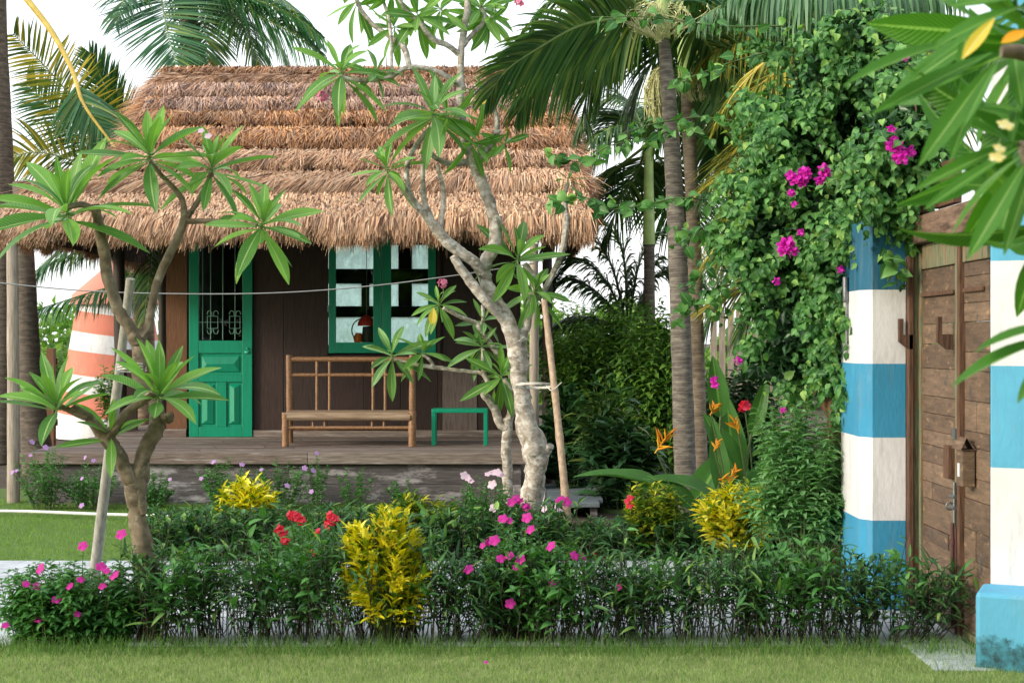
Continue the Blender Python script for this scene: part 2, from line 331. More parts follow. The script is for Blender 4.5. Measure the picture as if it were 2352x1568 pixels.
M['gate_b'] = islandmat('brown_jamb_timber', [(.12,.068,.045),(.085,.05,.035)], .75, 10, (8,8,.6), ((.35,.33,.3),(1.5,1.4,1.3)), .5)
M['lintel'] = islandmat('rough_lintel_timber', [(.15,.105,.08),(.17,.12,.09)], .9, 9, (2,.5,3), ((.25,.22,.2),(1.5,1.4,1.3)), .9)
def groundmat(name, cols, sc, rough=.95, bm=.5):
    m,n,p,o=newmat(name); nz=noise(n,sc,'Object',9,None,.7); c=ramp(n,nz,cols,None)
    n.links.new(c,p.inputs['Base Color']); p.inputs['Roughness'].default_value=rough; bump(n,p,noise(n,sc*12,'Object',5),bm,.02); return m
M['soil']   = groundmat('soil', [(.03,.022,.015),(.06,.045,.03),(.09,.07,.05)], 3)
M['turf']   = groundmat('turf', [(.13,.16,.05),(.22,.25,.09),(.33,.34,.17)], 6)
M['turf_b'] = groundmat('back_turf', [(.05,.10,.02),(.09,.16,.03),(.13,.2,.05)], 6)
def tiles():
    m,n,p,o=newmat('grey_paving'); b=n.nodes.new('ShaderNodeTexBrick'); tc=n.nodes.new('ShaderNodeTexCoord'); mp=n.nodes.new('ShaderNodeMapping'); mp.inputs['Rotation'].default_value=(0,0,R(12))
    n.links.new(tc.outputs['Object'],mp.inputs[0]); n.links.new(mp.outputs[0],b.inputs[0]); b.inputs['Scale'].default_value=1.7; b.inputs['Mortar Size'].default_value=.008; b.inputs['Row Height'].default_value=.45
    b.inputs['Color1'].default_value=(.46,.50,.55,1); b.inputs['Color2'].default_value=(.52,.56,.60,1); b.inputs['Mortar'].default_value=(.25,.27,.29,1)
    c=mixc(n,1,b.outputs[0],ramp(n,noise(n,5,'Object',8,None,.7),[(.7,.7,.7),(1.15,1.15,1.15)],[.3,.7]),'MULTIPLY')
    n.links.new(c,p.inputs['Base Color']); p.inputs['Roughness'].default_value=.6; bump(n,p,noise(n,60,'Object',4),.2,.003); return m
M['tile']=tiles()
M['slab']   = plain('slab_edge', (.12,.15,.17), .7,0,.2)
M['fl_mag'] = leafmat('magenta_petal', [(.45,.01,.22),(.6,.02,.32),(.66,.04,.4)], .5, .3, tcol=(1.3,1,1.3))
M['fl_pur'] = leafmat('lilac_petal', [(.5,.26,.62),(.6,.36,.72)], .5, .3, tcol=(1,1,1.2))
M['fl_wht'] = leafmat('white_pink_petal', [(.8,.7,.8),(.8,.58,.72)], .5, .3, tcol=(1,1,1))
M['fl_red'] = leafmat('red_petal', [(.75,.02,.05),(.85,.03,.06),(.8,.08,.16)], .5, .3, tcol=(1.2,1,1))
M['fl_bou'] = leafmat('bougainvillea_bract', [(.62,.01,.42),(.75,.02,.52),(.8,.06,.6)], .5, .35, tcol=(1.2,1,1.2))
M['fl_pink']= leafmat('frangipani_pink_petal', [(.75,.2,.38),(.8,.35,.5)], .5, .3, tcol=(1.2,1,1.1))
M['fl_yw']  = leafmat('white_yellow_petal', [(.85,.8,.55),(.85,.75,.25)], .5, .3, tcol=(1.1,1.1,.8))
M['fl_orn'] = leafmat('heliconia_bract', [(.85,.28,.01),(.9,.4,.02),(.85,.5,.04)], .4, .3, tcol=(1.2,1,.6))
M['eye']    = plain('flower_eye', (.85,.82,.7), .6)

# ------------------------------------------------------------------ leaf templates: lie along +Y, normal +Z, length 1
def leaftpl(nl, na, wf, width, fold=.15, bend=.2, petiole=0, wav=0, tw=0):
    v=[];uv=[]
    for i in range(nl+1):
        t=i/nl; w=width*max(.02,wf(t)); ang=bend*t*2
        y = (math.sin(ang)/(bend*2) if bend else t); z=-(1-math.cos(ang))/(bend*2) if bend else 0
        for j in range(na+1):
            u=j/na*2-1; zz = z+abs(u)*w*fold + wav*math.sin(t*14+u*2)*w*abs(u)
            xx=u*w/2; c_,s_=math.cos(tw*t),math.sin(tw*t); zc=zz-z
            v.append((xx*c_-zc*s_, y, z+xx*s_+zc*c_)); uv.append((j/na, t))
    m=na+1; f=[[i*m+j,i*m+j+1,(i+1)*m+j+1,(i+1)*m+j] for i in range(nl) for j in range(na)]
    return np.array(v), np.array(f), np.array(uv)
obov=lambda t: math.sin(math.pi*min(1,t**1.25*.96+.03))**.85*(1 if t>.08 else t/.08*.6+.25)
ovat=lambda t: math.sin(math.pi*(t**.62))**.9
lanc=lambda t: math.sin(math.pi*t**.75)**.8
T_plum=[leaftpl(9,4,obov,w_,f_,b,tw=t_) for w_,f_,b,t_ in ((.22,.14,.03,.1),(.25,.22,.15,-.25),(.235,.18,.28,.3),(.21,.3,.1,.45),(.25,.12,.45,-.4))]
T_heart=[leaftpl(5,4,lambda t:[.30,.92,1,.74,.38,.02][round(t*5)],.74,.16,b,wav=.04) for b in (.15,.4,.7)]
T_lance=[leaftpl(4,2,lanc,.17,.3,b) for b in (.15,.45,.8)]
T_ovate=[leaftpl(4,2,ovat,.46,.25,b) for b in (.15,.4,.6)]
T_crot=[leaftpl(4,2,lanc,.32,.3,b) for b in (.1,.3,.55)]
T_cheap=[leaftpl(2,2,lambda t:[.1,1,.05][round(t*2)],.5,.3,.3)]
T_blade=leaftpl(3,1,lambda t:1-t*.95,.05,0,.35)
T_banana=[leaftpl(14,4,lanc,.27,.25,b,wav=.04) for b in (.12,.4)]

def frames(D, N):
    """rotation matrices with along=D and normal close to N"""
    D=nrm(D); N=np.asarray(N,float); Sd=nrm(np.cross(D,N)); Nn=np.cross(Sd,D)
    return np.stack([Sd,D,Nn],-1)
def scatter(b, tpls, P, D, N, sc):
    P=np.asarray(P); D=np.asarray(D); N=np.asarray(N); sc=np.asarray(sc)
    k=rng.integers(0,len(tpls),len(P)); Rm=frames(D,N)
    for i,t in enumerate(tpls):
        m=k==i; b.inst(t,Rm[m],P[m],sc[m])

# ------------------------------------------------------------------ frangipani rosette of leaves
def rosette(c, L, n=13, axis=(0,0,1), mat='plum', parent=None, name='leaf_cluster', low=0.0, flat=1.0):
    """leaves radiating from a branch tip, young ones upright, old ones spread or hanging"""
    b=B(); a=nrm(np.array(axis,float)); u=nrm(np.cross(a,[.3,.9,.1])); w=np.cross(a,u)
    P=[];D=[];N=[];s=[]; ph=rng.random()*6
    for i in range(n):
        t=(i+.5)/n; el=R(78)-t*(R(78)+R(30)+low)+rng.normal(0,.09)
        az=ph+i*2.39996+rng.normal(0,.12)
        rad=math.cos(az)*u+math.sin(az)*w
        d=rad*math.cos(el)+a*math.sin(el)
        d=nrm(d+np.array([0,0,-.10*t]))
        nn=a*math.cos(el)-rad*math.sin(el)
        l=L*(.55+.5*min(1,t*2.2))*rng.uniform(.82,1.1)
        P.append(np.array(c)-a*.16*L*t+d*L*.04); D.append(d); N.append(nrm(nn+rng.normal(0,.12,3))); s.append([l*rng.uniform(.85,1.1),l,l])
    P,D,N,s=map(np.array,(P,D,N,s)); 
    scatter(b,T_plum,P,D,N,s)
    for i in range(n): b.raw(*[x for x in petiole(np.array(c)-a*.1*L*(i/n), P[i]+D[i]*L*.05, L*.012)])
    return b.build(name, M[mat], parent)
def petiole(p0,p1,r):
    d=nrm(p1-p0); s=nrm(np.cross(d,[.1,.2,1])); n=np.cross(s,d)
    v=[];
    for p in (p0,p1):
        for a in (0,2.1,4.2): v.append(p+(s*math.cos(a)+n*math.sin(a))*r)
    f=[[0,1,4,3],[1,2,5,4],[2,0,3,5]]; uv=np.full((6,2),.5)
    return v,f,uv

def branches(parent, data, Y, mat, name, seg=10, rough=.14):
    for i,br in enumerate(data):
        pts=[];rr=[]
        for q in br:
            yy=Y+(q[3] if len(q)>3 else 0); pts.append(V(q[0],q[1],yy)); rr.append(q[2]*S(yy))
        sp=spline(pts,6); r=np.interp(np.linspace(0,len(rr)-1,len(sp)),range(len(rr)),rr)
        sp=sp+rng.normal(0,1,sp.shape)*r[:,None]*.06
        B().tube(sp,r,seg,True,rough).build('trunk' if i==0 else name, M[mat], parent)

# ================================================================== SETTING
def struct(o): o['kind']='structure'; return o
def sheet(name, x0,y0,x1,y1,z,mat):
    b=B(); b.raw([[x0,y0,z],[x1,y0,z],[x1,y1,z],[x0,y1,z]],[[0,1,2,3]]); return struct(b.build(name,M[mat],smooth=False))
sheet('ground',-400,-60,400,900,-.02,'soil')
sheet('lawn',-12,-3,12,7.42,.004,'turf')
def slabbox(name,c0,c1,mat,bev=.008):
    return struct(B().box(c0,c1).build(name,M[mat],smooth=False,bevel=bev))
slabbox('path',(-14,7.56,-.06),(2.05,9.32,.0),'tile')
slabbox('path_step',(-14,9.325,-.06),(2.0,10.05,.055),'tile')
struct(B().box((2.052,6.9,-.06),(2.40,8.44,.012)).build('gate_paving',M['tile'],smooth=False,bevel=.008))
sheet('back_lawn',-14,10.05,-.9,15.5,.0,'turf_b')

def grass(name,x0,x1,y0,y1,n,h,mat,label,w=1.0):
    x=rng.uniform(x0,x1,n); y=rng.uniform(y0,y1,n); P=np.stack([x,y,np.zeros(n)],1)
    D=np.stack([rng.normal(0,.35,n),rng.normal(0,.35,n),np.ones(n)],1); N=rng.normal(0,1,(n,3)); N[:,2]*=.1
    s=rng.uniform(.6,1.25,n)*h; b=B(); sc=np.stack([s*w,s,s],1); b.inst(T_blade,frames(D,N),P,sc)
    return tag(b.build(name,M[mat],smooth=False),label,'grass',None,'stuff')
grass('grass',-2.9,2.9,6.4,7.42,80000,.032,'grass','short mown pale green lawn grass in front of the hedge',1.6)
grass('grass_tuft',-2.9,2.9,7.2,7.52,5200,.085,'grass_t','longer uncut grass along the foot of the hedge',1.0)
grass('back_grass',-5.6,-1.2,10.06,14.3,42000,.035,'grass_b','mown lawn between the paved path and the thatched cabin',2.0)

# ================================================================== CABIN
YW=16.3
cab=thing('thatched_cabin','dark plank cabin with a thick thatched roof, green door and raised wooden deck','cabin',(-2.3,16.3,0))
# -- deck and plinth
b=B(); x0,x1=-4.81,.12
yb=13.95
while yb<19.6:
    wd=.135; xs=[x0]
    while xs[-1]<x1-1.2: xs.append(xs[-1]+random.uniform(1.6,2.6))
    xs=xs[:-1]+[x1] if len(xs)>1 else [x0,x1]
    for a,c in zip(xs[:-1],xs[1:]): b.box((a+.002,yb+.003,.475),(c-.002,yb+wd-.003,.507+random.uniform(-.003,.003)))
    yb+=wd
deck=b.build('deck',M['deck'],cab,False,.004)
b=B().box((x0-.01,13.918,.40),(-2.0,13.947,.512)).box((-1.998,13.918,.40),(x1+.02,13.947,.511)); b.build('deck_fascia',M['deck'],cab,False,.006)
b=B()
for (a,z0,z1) in ((0,.20,.398),(1,.0,.197)):
    b.box((x0+.06,13.99-a*.008,z0-.02*a),(-2.2,14.03,z1)); b.box((-2.197,13.99-a*.006,z0-.02*a),(x1-.03,14.03,z1))
b.box((x0+.06,14.031,-.02),(x0+.1,19.5,.398)); b.box((x1-.07,14.031,-.02),(x1-.03,19.5,.398))
b.build('plinth',M['plinth'],cab,False,.004)
# -- front wall of vertical planks, with openings for door and window
def zW(y,Y=YW): return 1.6-(y-784)/F*Y
def xW(x,Y=YW): return (x-1176)/F*Y
DX0,DX1=xW(430),xW(581); WX0,WX1,WZ0=xW(752),xW(1006),zW(813)
b=B(); bo=B(); bgp=B(); x=-3.97
edges=[-3.97,DX0]; 
xx=DX1
while xx<WX0-.2: edges.append(xx); xx+=random.uniform(.33,.42)
edges.append(WX0); xx=WX0
while xx<WX1-.3: xx+=.42; edges.append(min(xx,WX1))
edges[-1]=WX1
edges+= [xW(1016),xW(1096),xW(1140),xW(1190),.1]
edges=sorted(set(round(e,4) for e in edges))
for a,c in zip(edges[:-1],edges[1:]):
    if c-a<.02: continue
    dy=random.uniform(-.004,.004)
    t=b
    if a>=DX0-.01 and c<=DX1+.01: t.box((a+.003,16.3,2.86),(c-.003,16.34,3.4)); continue
    if a>=WX0-.01 and c<=WX1+.01:
        t.box((a+.002,16.3+dy,.56),(c-.002,16.34,WZ0)); t.box((a+.002,16.3,2.86),(c-.002,16.34,3.4)); continue
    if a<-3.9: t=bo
    if abs(a-xW(1016))<.01: 
        bgp.box((a+.002,16.292,.56),(c-.002,16.34,zW(852))); b.box((a+.002,16.3,zW(852)+.003),(c-.002,16.34,3.4)); continue
    t.box((a+.002,16.3+dy,.56),(c-.002,16.34,3.4))
wall=b.build('front_wall',M['wall'],cab,False,.004)
tag(bo.build('wall_board',M['wall_o'],cab,False,.004),'board at the left corner coloured orange brown to look sunlit')
tag(bgp.build('wall_board',M['wall_g'],cab,False,.004),'bleached grey board behind the green stool')
b=B().box((-3.99,16.262,.508),(DX0-.004,16.296,.60)).box((DX1+.004,16.262,.508),(.11,16.296,.585)); b.build('skirting',M['deck'],cab,False,.004)
b=B().box((-3.97,16.345,.50),(-3.93,19.6,3.0)).box((.06,16.345,.50),(.10,19.6,3.0)); b.build('side_wall',M['wall'],cab,False)
# back wall with openings; light falls through it
YK=19.5
def kb(b,xa,ya,xb,yb): b.box(((xa-1176)/F*YK,YK,zW(yb,YK)),((xb-1176)/F*YK,YK+.05,zW(ya,YK)))
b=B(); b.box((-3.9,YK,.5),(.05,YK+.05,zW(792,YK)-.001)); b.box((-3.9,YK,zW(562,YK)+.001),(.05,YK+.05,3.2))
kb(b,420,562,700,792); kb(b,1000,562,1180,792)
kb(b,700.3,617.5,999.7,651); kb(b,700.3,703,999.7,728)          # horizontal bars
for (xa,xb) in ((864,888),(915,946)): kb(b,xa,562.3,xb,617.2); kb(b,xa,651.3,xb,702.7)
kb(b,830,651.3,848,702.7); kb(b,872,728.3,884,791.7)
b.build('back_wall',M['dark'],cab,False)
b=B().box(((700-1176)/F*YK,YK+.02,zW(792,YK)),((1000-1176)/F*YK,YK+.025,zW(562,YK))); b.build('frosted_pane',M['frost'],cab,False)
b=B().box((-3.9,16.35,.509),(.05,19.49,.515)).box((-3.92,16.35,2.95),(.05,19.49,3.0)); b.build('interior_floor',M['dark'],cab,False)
# -- door
door=bpy.data.objects.new('door',None); col.objects.link(door); door.parent=cab; door.location=(0,0,0)
def child_empty(name,parent):
    o=bpy.data.objects.new(name,None); col.objects.link(o); o.parent=parent; wl=Vector(); p=parent
    while p: wl+=p.location; p=p.parent
    o.location=-wl+Vector((0,0,0)); return o
bpy.data.objects.remove(door)
yd=16.25
def rect(b,xa,ya,xb,yb,d0,d1): b.box((xW(xa,yd),d0,zW(yb,yd)),(xW(xb,yd),d1,zW(ya,yd)))
b=B()
rect(b,434,520,456,1003,yd,yd+.045); rect(b,556.5,520,579,1003,yd-.001,yd+.045)      # stiles
rect(b,456.3,782,556.2,811,yd+.002,yd+.043); rect(b,456.3,860,556.2,877,yd+.002,yd+.043); rect(b,456.3,980,556.2,1003,yd+.002,yd+.043)
rect(b,497,877.3,520,979.7,yd+.003,yd+.043); rect(b,456.3,520,556.2,545,yd+.002,yd+.043)
door=b.build('door',M['green'],cab,False,.004)
b=B()
for (xa,ya,xb,yb) in ((456.3,811.3,556.2,859.7),(456.3,877.3,496.7,979.7),(520.3,877.3,556.2,979.7)):
    b=B(); rect(b,xa,ya,xb,yb,yd+.022,yd+.035)
    m=5; X0,X1,Z1,Z0=xW(xa+m,yd),xW(xb-m,yd),zW(ya+m,yd),zW(yb-m,yd); ins=min(X1-X0,Z1-Z0)*.36; yf=yd+.021; yt=yd-.012
    if X1-X0>Z1-Z0: r0,r1=[X0+ins,(Z0+Z1)/2],[X1-ins,(Z0+Z1)/2]
    else: r0,r1=[(X0+X1)/2,Z0+ins],[(X0+X1)/2,Z1-ins]
    cs=[(X0,Z0),(X1,Z0),(X1,Z1),(X0,Z1)]; k=.012
    v=[[c[0],yf,c[1]] for c in cs]+[[c[0]+(k if c[0]==X0 else -k),yf-.012,c[1]+(k if c[1]==Z0 else -k)] for c in cs]
    if X1-X0>Z1-Z0:
        v+= [[r0[0],yt,r0[1]],[r1[0],yt,r1[1]]]; q=[[4,5,9,8],[6,7,8,9]]; tr=[[5,6,9],[7,4,8]]
    else:
        v+= [[r0[0],yt,r0[1]],[r1[0],yt,r1[1]]]; q=[[5,6,9,8],[7,4,8,9]]; tr=[[4,5,8],[6,7,9]]
    q+=[[0,1,5,4],[1,2,6,5],[2,3,7,6],[3,0,4,7]]
    v=np.array(v); n0=b.n; b.raw(v,q); b.raw(v,tr)
    b.build('door_panel',M['green'],door,False)
b=B(); rect(b,456.3,545,556.2,781.7,yd+.02,yd+.026); b.build('door_glass',M['glass'],door,False)
b=B()      # iron grille
g=lambda pts,r=.006: b.tube(spline([[xW(x,yd),yd-.004,zW(y,yd)] for x,y in pts],3) if len(pts)>2 else [[xW(x,yd),yd-.004,zW(y,yd)] for x,y in pts],r,6)
for x in (484,512,540): g([(x,546),(x,780)])
g([(466,546),(466,780)],.004)
g([(457,740),(556,740)],.004); g([(457,674),(556,674)],.005)
for cx in (489,540):
    for (w_,h_) in ((12,14),):
        b.tube([[xW(cx+dx*w_,yd),yd-.012,zW(740+dy*h_,yd)] for dx,dy in ((-1,-1),(1,-1),(1,1),(-1,1),(-1,-1))],.006,5)
    for s in (-1,1):
        for q in (-1,1):
            g([(cx+s*2,740+q*14),(cx+s*3,740+q*24),(cx+s*10,740+q*26),(cx+s*13,740+q*18)],.005)
b.build('door_grille',M['iron'],door)
b=B(); rect(b,562,806,574,812,yd-.012,yd-.002); b.tube([[xW(568,yd),yd-.03,zW(800,yd)],[xW(568,yd),yd-.002,zW(800,yd)]],.012,10); b.build('door_latch',M['green_l'],door)
# -- window
b=B()
rect(b,755,522,771,811,yd,yd+.05); rect(b,983,522,1001,811,yd,yd+.05)
rect(b,771.3,786,856.7,810.5,yd+.002,yd+.048); rect(b,898.3,786,982.7,810.5,yd+.002,yd+.048); rect(b,771.3,522,982.7,548,yd+.002,yd+.048)
rect(b,857,548.3,876.7,811,yd-.001,yd+.05); rect(b,878,548.3,898,811,yd,yd+.05)
win=b.build('window',M['green'],cab,False,.004)
for xa,xb in ((771.3,856.7),(898.3,982.7)):
    b=B(); rect(b,xa,548.3,xb,785.7,yd+.02,yd+.025); b.build('window_pane',M['glass'],win,False)
b=B(); rect(b,746,522,753,816,yd+.01,yd+.049); rect(b,1003,522,1011,816,yd+.01,yd+.049); rect(b,746,816.3,1011,822,yd+.0,yd+.049); b.build('window_casing',M['wall'],win,False,.003)
b=B(); rect(b,752,702,756,716,yd-.01,yd-.002); b.build('window_hinge',M['iron'],win,False)
b=B(); rect(b,1000,702,1004,716,yd-.01,yd-.002); b.build('window_hinge',M['iron'],win,False)
# -- posts
def post(x,y0,y1,Y,rpx,mat,zb,tilt=0,nm='porch_post'):
    p0=V(x,y0,Y); p1=V(x+tilt,y1,Y); p0[2]=zb
    pts=spline([p0,(p0+p1)/2+[.004,0,0],p1],5); B().tube(pts,rpx*S(Y)*np.linspace(1.05,.92,len(pts)),12,True,.05).build(nm,M[mat],cab)
post(31,1155,560,14.12,14,'post',-.02,-3)
post(1226,1153,560,14.12,11,'post',-.02)
post(1257,1110,560,16.35,12,'post_d',-.02)
post(278,990,545,17.3,14,'post_d',.5,-6)
post(372,990,545,16.32,9,'post_d',.5)
B().box((-4.86,17.5,.5),(-4.62,17.56,1.5)).build('porch_panel',M['wall'],cab,False)
# -- thatched roof: rings from eave to ridge (Y of the front face, Z, X left, X right, Y back)
rings=[(14.08,2.74,-5.25,.80),(14.72,3.20,-5.0,.78),(15.15,3.44,-4.36,.72),(15.60,3.73,-4.22,.70),(16.05,4.05,-4.22,.65),(16.30,4.23,-4.24,.61),(16.65,4.46,-4.28,.57),(16.95,4.67,-4.28,.54),(17.22,4.82,-4.12,.44)]
YR=17.30
roof=child_empty('roof',cab)
def ring_rect(k,off=0):
    yf,z,xl,xr=rings[k]; return yf,2*YR+.3-yf,xl,xr,z
b=B()
for k in range(len(rings)-1):
    a=ring_rect(k); c=ring_rect(k+1); 
    A=[(a[2]+.1,a[0]+.1,a[4]),(a[3]-.1,a[0]+.1,a[4]),(a[3]-.1,a[1]-.1,a[4]),(a[2]+.1,a[1]-.1,a[4])]; C_=[(c[2]+.1,c[0]+.1,c[4]),(c[3]-.1,c[0]+.1,c[4]),(c[3]-.1,c[1]-.1,c[4]),(c[2]+.1,c[1]-.1,c[4])]
    b.raw(np.array(A+C_)-[0,0,.06],[[0,1,5,4],[1,2,6,5],[3,0,4,7]]+([[2,3,7,6]] if k>0 else []))
c=ring_rect(len(rings)-1); b.raw(np.array([(c[2]+.1,c[0]+.1,c[4]),(c[3]-.1,c[0]+.1,c[4]),(c[3]-.1,c[1]-.1,c[4]),(c[2]+.1,c[1]-.1,c[4])])-[0,0,.06],[[0,1,2,3]])
b.build('thatch_underlay',M['th_base'],roof,False)
T_straw=(np.array([[-.5,0,0],[.5,0,0],[-.42,.5,.02],[.42,.5,.02],[-.10,1,0],[.10,1,0]]),np.array([[0,1,3,2],[2,3,5,4]]),np.zeros((6,2)))
def straw(b,P,D,N,L,Wd): b.inst(T_straw,frames(D,N),P,np.stack([Wd,L,L],1))
def thatch_layer(k,mat,dens,extra=0,Wm=.0112):
    yf,ybk,xl,xr,z=ring_rect(k); yf2,yb2,xl2,xr2,z2=ring_rect(min(k+1,len(rings)-1)) if k<len(rings)-1 else (YR,YR+.3,xl,xr,z+.04)
    b=B()
    for side in range(4):
        if side==2 and k<2: continue
        if side==2: n=int(dens*(xr-xl)*.15)
        elif side==0: n=int(dens*(xr-xl))
        else: n=int(dens*(ybk-yf)*(.9 if side==3 else .7))
        t=rng.random(n); s=rng.beta(1.2,1.6,n)*.55       # s: how far up the row the stalk starts tips
        jit=rng.normal(0,.5,n)
        if side in(0,2):
            e=np.stack([xl+t*(xr-xl),np.full(n,yf if side==0 else ybk),np.full(n,z)],1); h=np.stack([xl2+t*(xr2-xl2),np.full(n,yf2 if side==0 else yb2),np.full(n,z2)],1); out=np.array([0,-1 if side==0 else 1,0.])
        else:
            e=np.stack([np.full(n,xl if side==3 else xr),yf+t*(ybk-yf),np.full(n,z)],1); h=np.stack([np.full(n,xl2 if side==3 else xr2),yf2+t*(yb2-yf2),np.full(n,z2)],1); out=np.array([-1. if side==3 else 1.,0,0])
        q0=e[:,0]+e[:,1]; wave=.035*np.sin(q0*3.1+k)+.03*np.sin(q0*7.7+k*2)+.025*np.sin(q0*17+k*5)+.02*np.sin(q0*41+k*3)
        slope=np.linalg.norm(h-e,axis=1); up=nrm(h-e); Nn=nrm(np.cross(np.cross(up,out),up)*-1); Nn=np.where((Nn[:,2]<0)[:,None],-Nn,Nn)
        top=e+up*(s*slope+.16+extra*.5)[:,None]+Nn*(.012+.03*rng.random(n))[:,None]
        D=-up+Nn*rng.normal(.05,.05,n)[:,None]+rng.normal(0,.09 if k<2 else .16,(n,3)); D[:,2]-=(.75 if k<1 else .4 if k==1 else .1)
        swirl=.16*np.sin(q0*9.3+k*1.7)+.14*np.sin(q0*23+k*4.1); D=D+nrm(np.cross(up,out))*swirl[:,None]*(.35 if k<2 else 1)
        # a few unruly ones
        wild=rng.random(n)<.06; D[wild]+=rng.normal(0,.35,(wild.sum(),3))
        L=(s*slope+.16+extra*.5)*rng.uniform(.75,1.15,n)+.05+wave
        L=np.minimum(L,.62); L=L*(.7 if side==1 else 1)
        straw(b,top,D,Nn+rng.normal(0,.22,(n,3)),L,Wm*rng.uniform(.6,1.5,n))
    b.build('thatch_layer',M[mat],roof,False)
lay=['th_tan','th_tan','th_tan','th_org','th_org','th_gry','th_gry','th_tan','th_tan']
for k in range(len(rings)): thatch_layer(k,lay[k],[2700,1900,1650,1650,1500,1400,1400,1400,1100][k],[.1,.05,0,0,0,0,0,0,-.1][k])
for k in (0,): thatch_layer(k,'th_tan',800,-.1,.012)
# ridge cap: stalks laid over the top
b=B(); n=4200; x=rng.uniform(-4.26,.5,n); sg=np.where(rng.random(n)<.8,-1,1)
P=np.stack([x,YR+.0-sg*.02,np.full(n,4.93)+rng.normal(0,.012,n)],1); D=np.stack([rng.normal(0,.12,n),sg*1.0,-.42+rng.normal(0,.1,n)],1)
straw(b,P,D,np.tile([0,0,1.],(n,1))+rng.normal(0,.25,(n,3)),rng.uniform(.2,.38,n),.011*rng.uniform(.7,1.5,n))
for xe,sx in ((-4.24,-1),(.5,1)):
    n=4200; t=rng.random(n); kk=t*(len(rings)-2); y=np.interp(kk,range(len(rings)),[r[0] for r in rings][::-1])
    z=np.interp(kk,range(len(rings)),[r[1] for r in rings][::-1]); xx=np.interp(kk,range(len(rings)),[r[2 if sx<0 else 3] for r in rings][::-1])
    P=np.stack([xx-sx*.16,y+.1,z+.06],1)+rng.normal(0,.03,(n,3)); D=np.stack([sx*(1.0+rng.normal(0,.2,n)),-.25+rng.normal(0,.25,n),-.75+rng.normal(0,.25,n)],1)
    straw(b,P,D,np.tile([0,-.4,1.],(n,1)),rng.uniform(.22,.4,n)*(1.35 if sx<0 else 1),.011*rng.uniform(.7,1.5,n))
tag(b.build('ridge_cap',M['th_org'],roof,False),'orange straw curling over the ridge and its ends')

# ================================================================== BENCH, STOOL
Yf,Yb=14.82,15.30
ben=thing('bamboo_bench','honey coloured bamboo bench with slatted back standing on the deck below the window','bench',V(800,1022,15.05)*[1,1,0]+[0,0,.507])
def cane(name,p0,p1,r,mat='benchw',knots=1,parent=ben):
    p0,p1=np.array(p0,float),np.array(p1,float); n=13; t=np.linspace(0,1,n)[:,None]; pts=p0*(1-t)+p1*t
    rr=np.full(n,r)*(1+.05*np.cos(np.linspace(0,1,n)*6.283*2)); rr[[0,-1]]*=.93
    return B().tube(pts,rr,12,True,.03).build(name,M[mat],parent)
zD=.508
cane('front_leg',[xW(655.5,Yf),Yf,zD],[xW(655.5,Yf),Yf,zW(947,Yf)],8*S(Yf))
cane('front_leg',[xW(947,Yf),Yf,zD],[xW(947,Yf),Yf,zW(944,Yf)],9*S(Yf))
cane('back_leg',[xW(666,Yb),Yb,zD],[xW(664,Yb),Yb,zW(815,Yb)],7.5*S(Yb))
cane('back_leg',[xW(947,Yb),Yb,zD],[xW(947,Yb),Yb,zW(815,Yb)],7.5*S(Yb))
for y,r in ((825,6),(861,4.2)): cane('back_rail',[xW(670,Yb),Yb,zW(y,Yb)],[xW(941,Yb),Yb,zW(y,Yb)],r*S(Yb))
for x in (728,757,857,885): cane('back_spindle',[xW(x,Yb),Yb,zW(829,Yb)],[xW(x,Yb),Yb,zW(945,Yb)],3.6*S(Yb))
zs=zW(948,Yf)
b=B()
for i in range(9):
    y=Yf-.02+i*.058; b.tube([[xW(662,15),y,zs-.012],[xW(942,15),y,zs-.012]],.021,8)
b.build('seat',M['seatw'],ben)
cane('seat_rail',[xW(660,Yf),Yf-.02,zW(958,Yf)],[xW(943,Yf),Yf-.02,zW(958,Yf)],8*S(Yf),'seatw')
cane('lower_rail',[xW(660,Yf),Yf,zW(982,Yf)],[xW(940,Yf),Yf,zW(982,Yf)],4*S(Yf))
cane('lower_rail',[xW(670,Yb),Yb,zW(985,Yb)],[xW(942,Yb),Yb,zW(985,Yb)],4*S(Yb))
for x in (719,746,855,882): cane('short_spindle',[xW(x,Yf),Yf,zW(966,Yf)],[xW(x,Yf),Yf,zW(979,Yf)],3*S(Yf))
for x,q in ((655.5,0),(947,0)): cane('side_rail',[xW(x,Yf),Yf+.02,zW(957,Yf)],[xW(x,15.0),Yb,zW(957,Yf)],6*S(Yf))
ys0,ys1=14.9,15.22
st=thing('green_stool','small bright green metal stool on the deck right of the bamboo bench','stool',V(1055,1018,15.05)*[1,1,0]+[0,0,.507])
xa,xb=xW(991,ys0),xW(1120,ys0); zt=zW(939,ys0); w_=.042
B().box((xa,ys0,zt-.04),(xb,ys1,zt)).build('top',M['green'],st,False,.006)
for xx,yy in ((xa,ys0),(xb-w_,ys0),(xa,ys1-w_),(xb-w_,ys1-w_)): B().box((xx+.001,yy+.001,.508),(xx+w_-.001,yy+w_-.001,zt-.041)).build('leg',M['green'],st,False,.004)
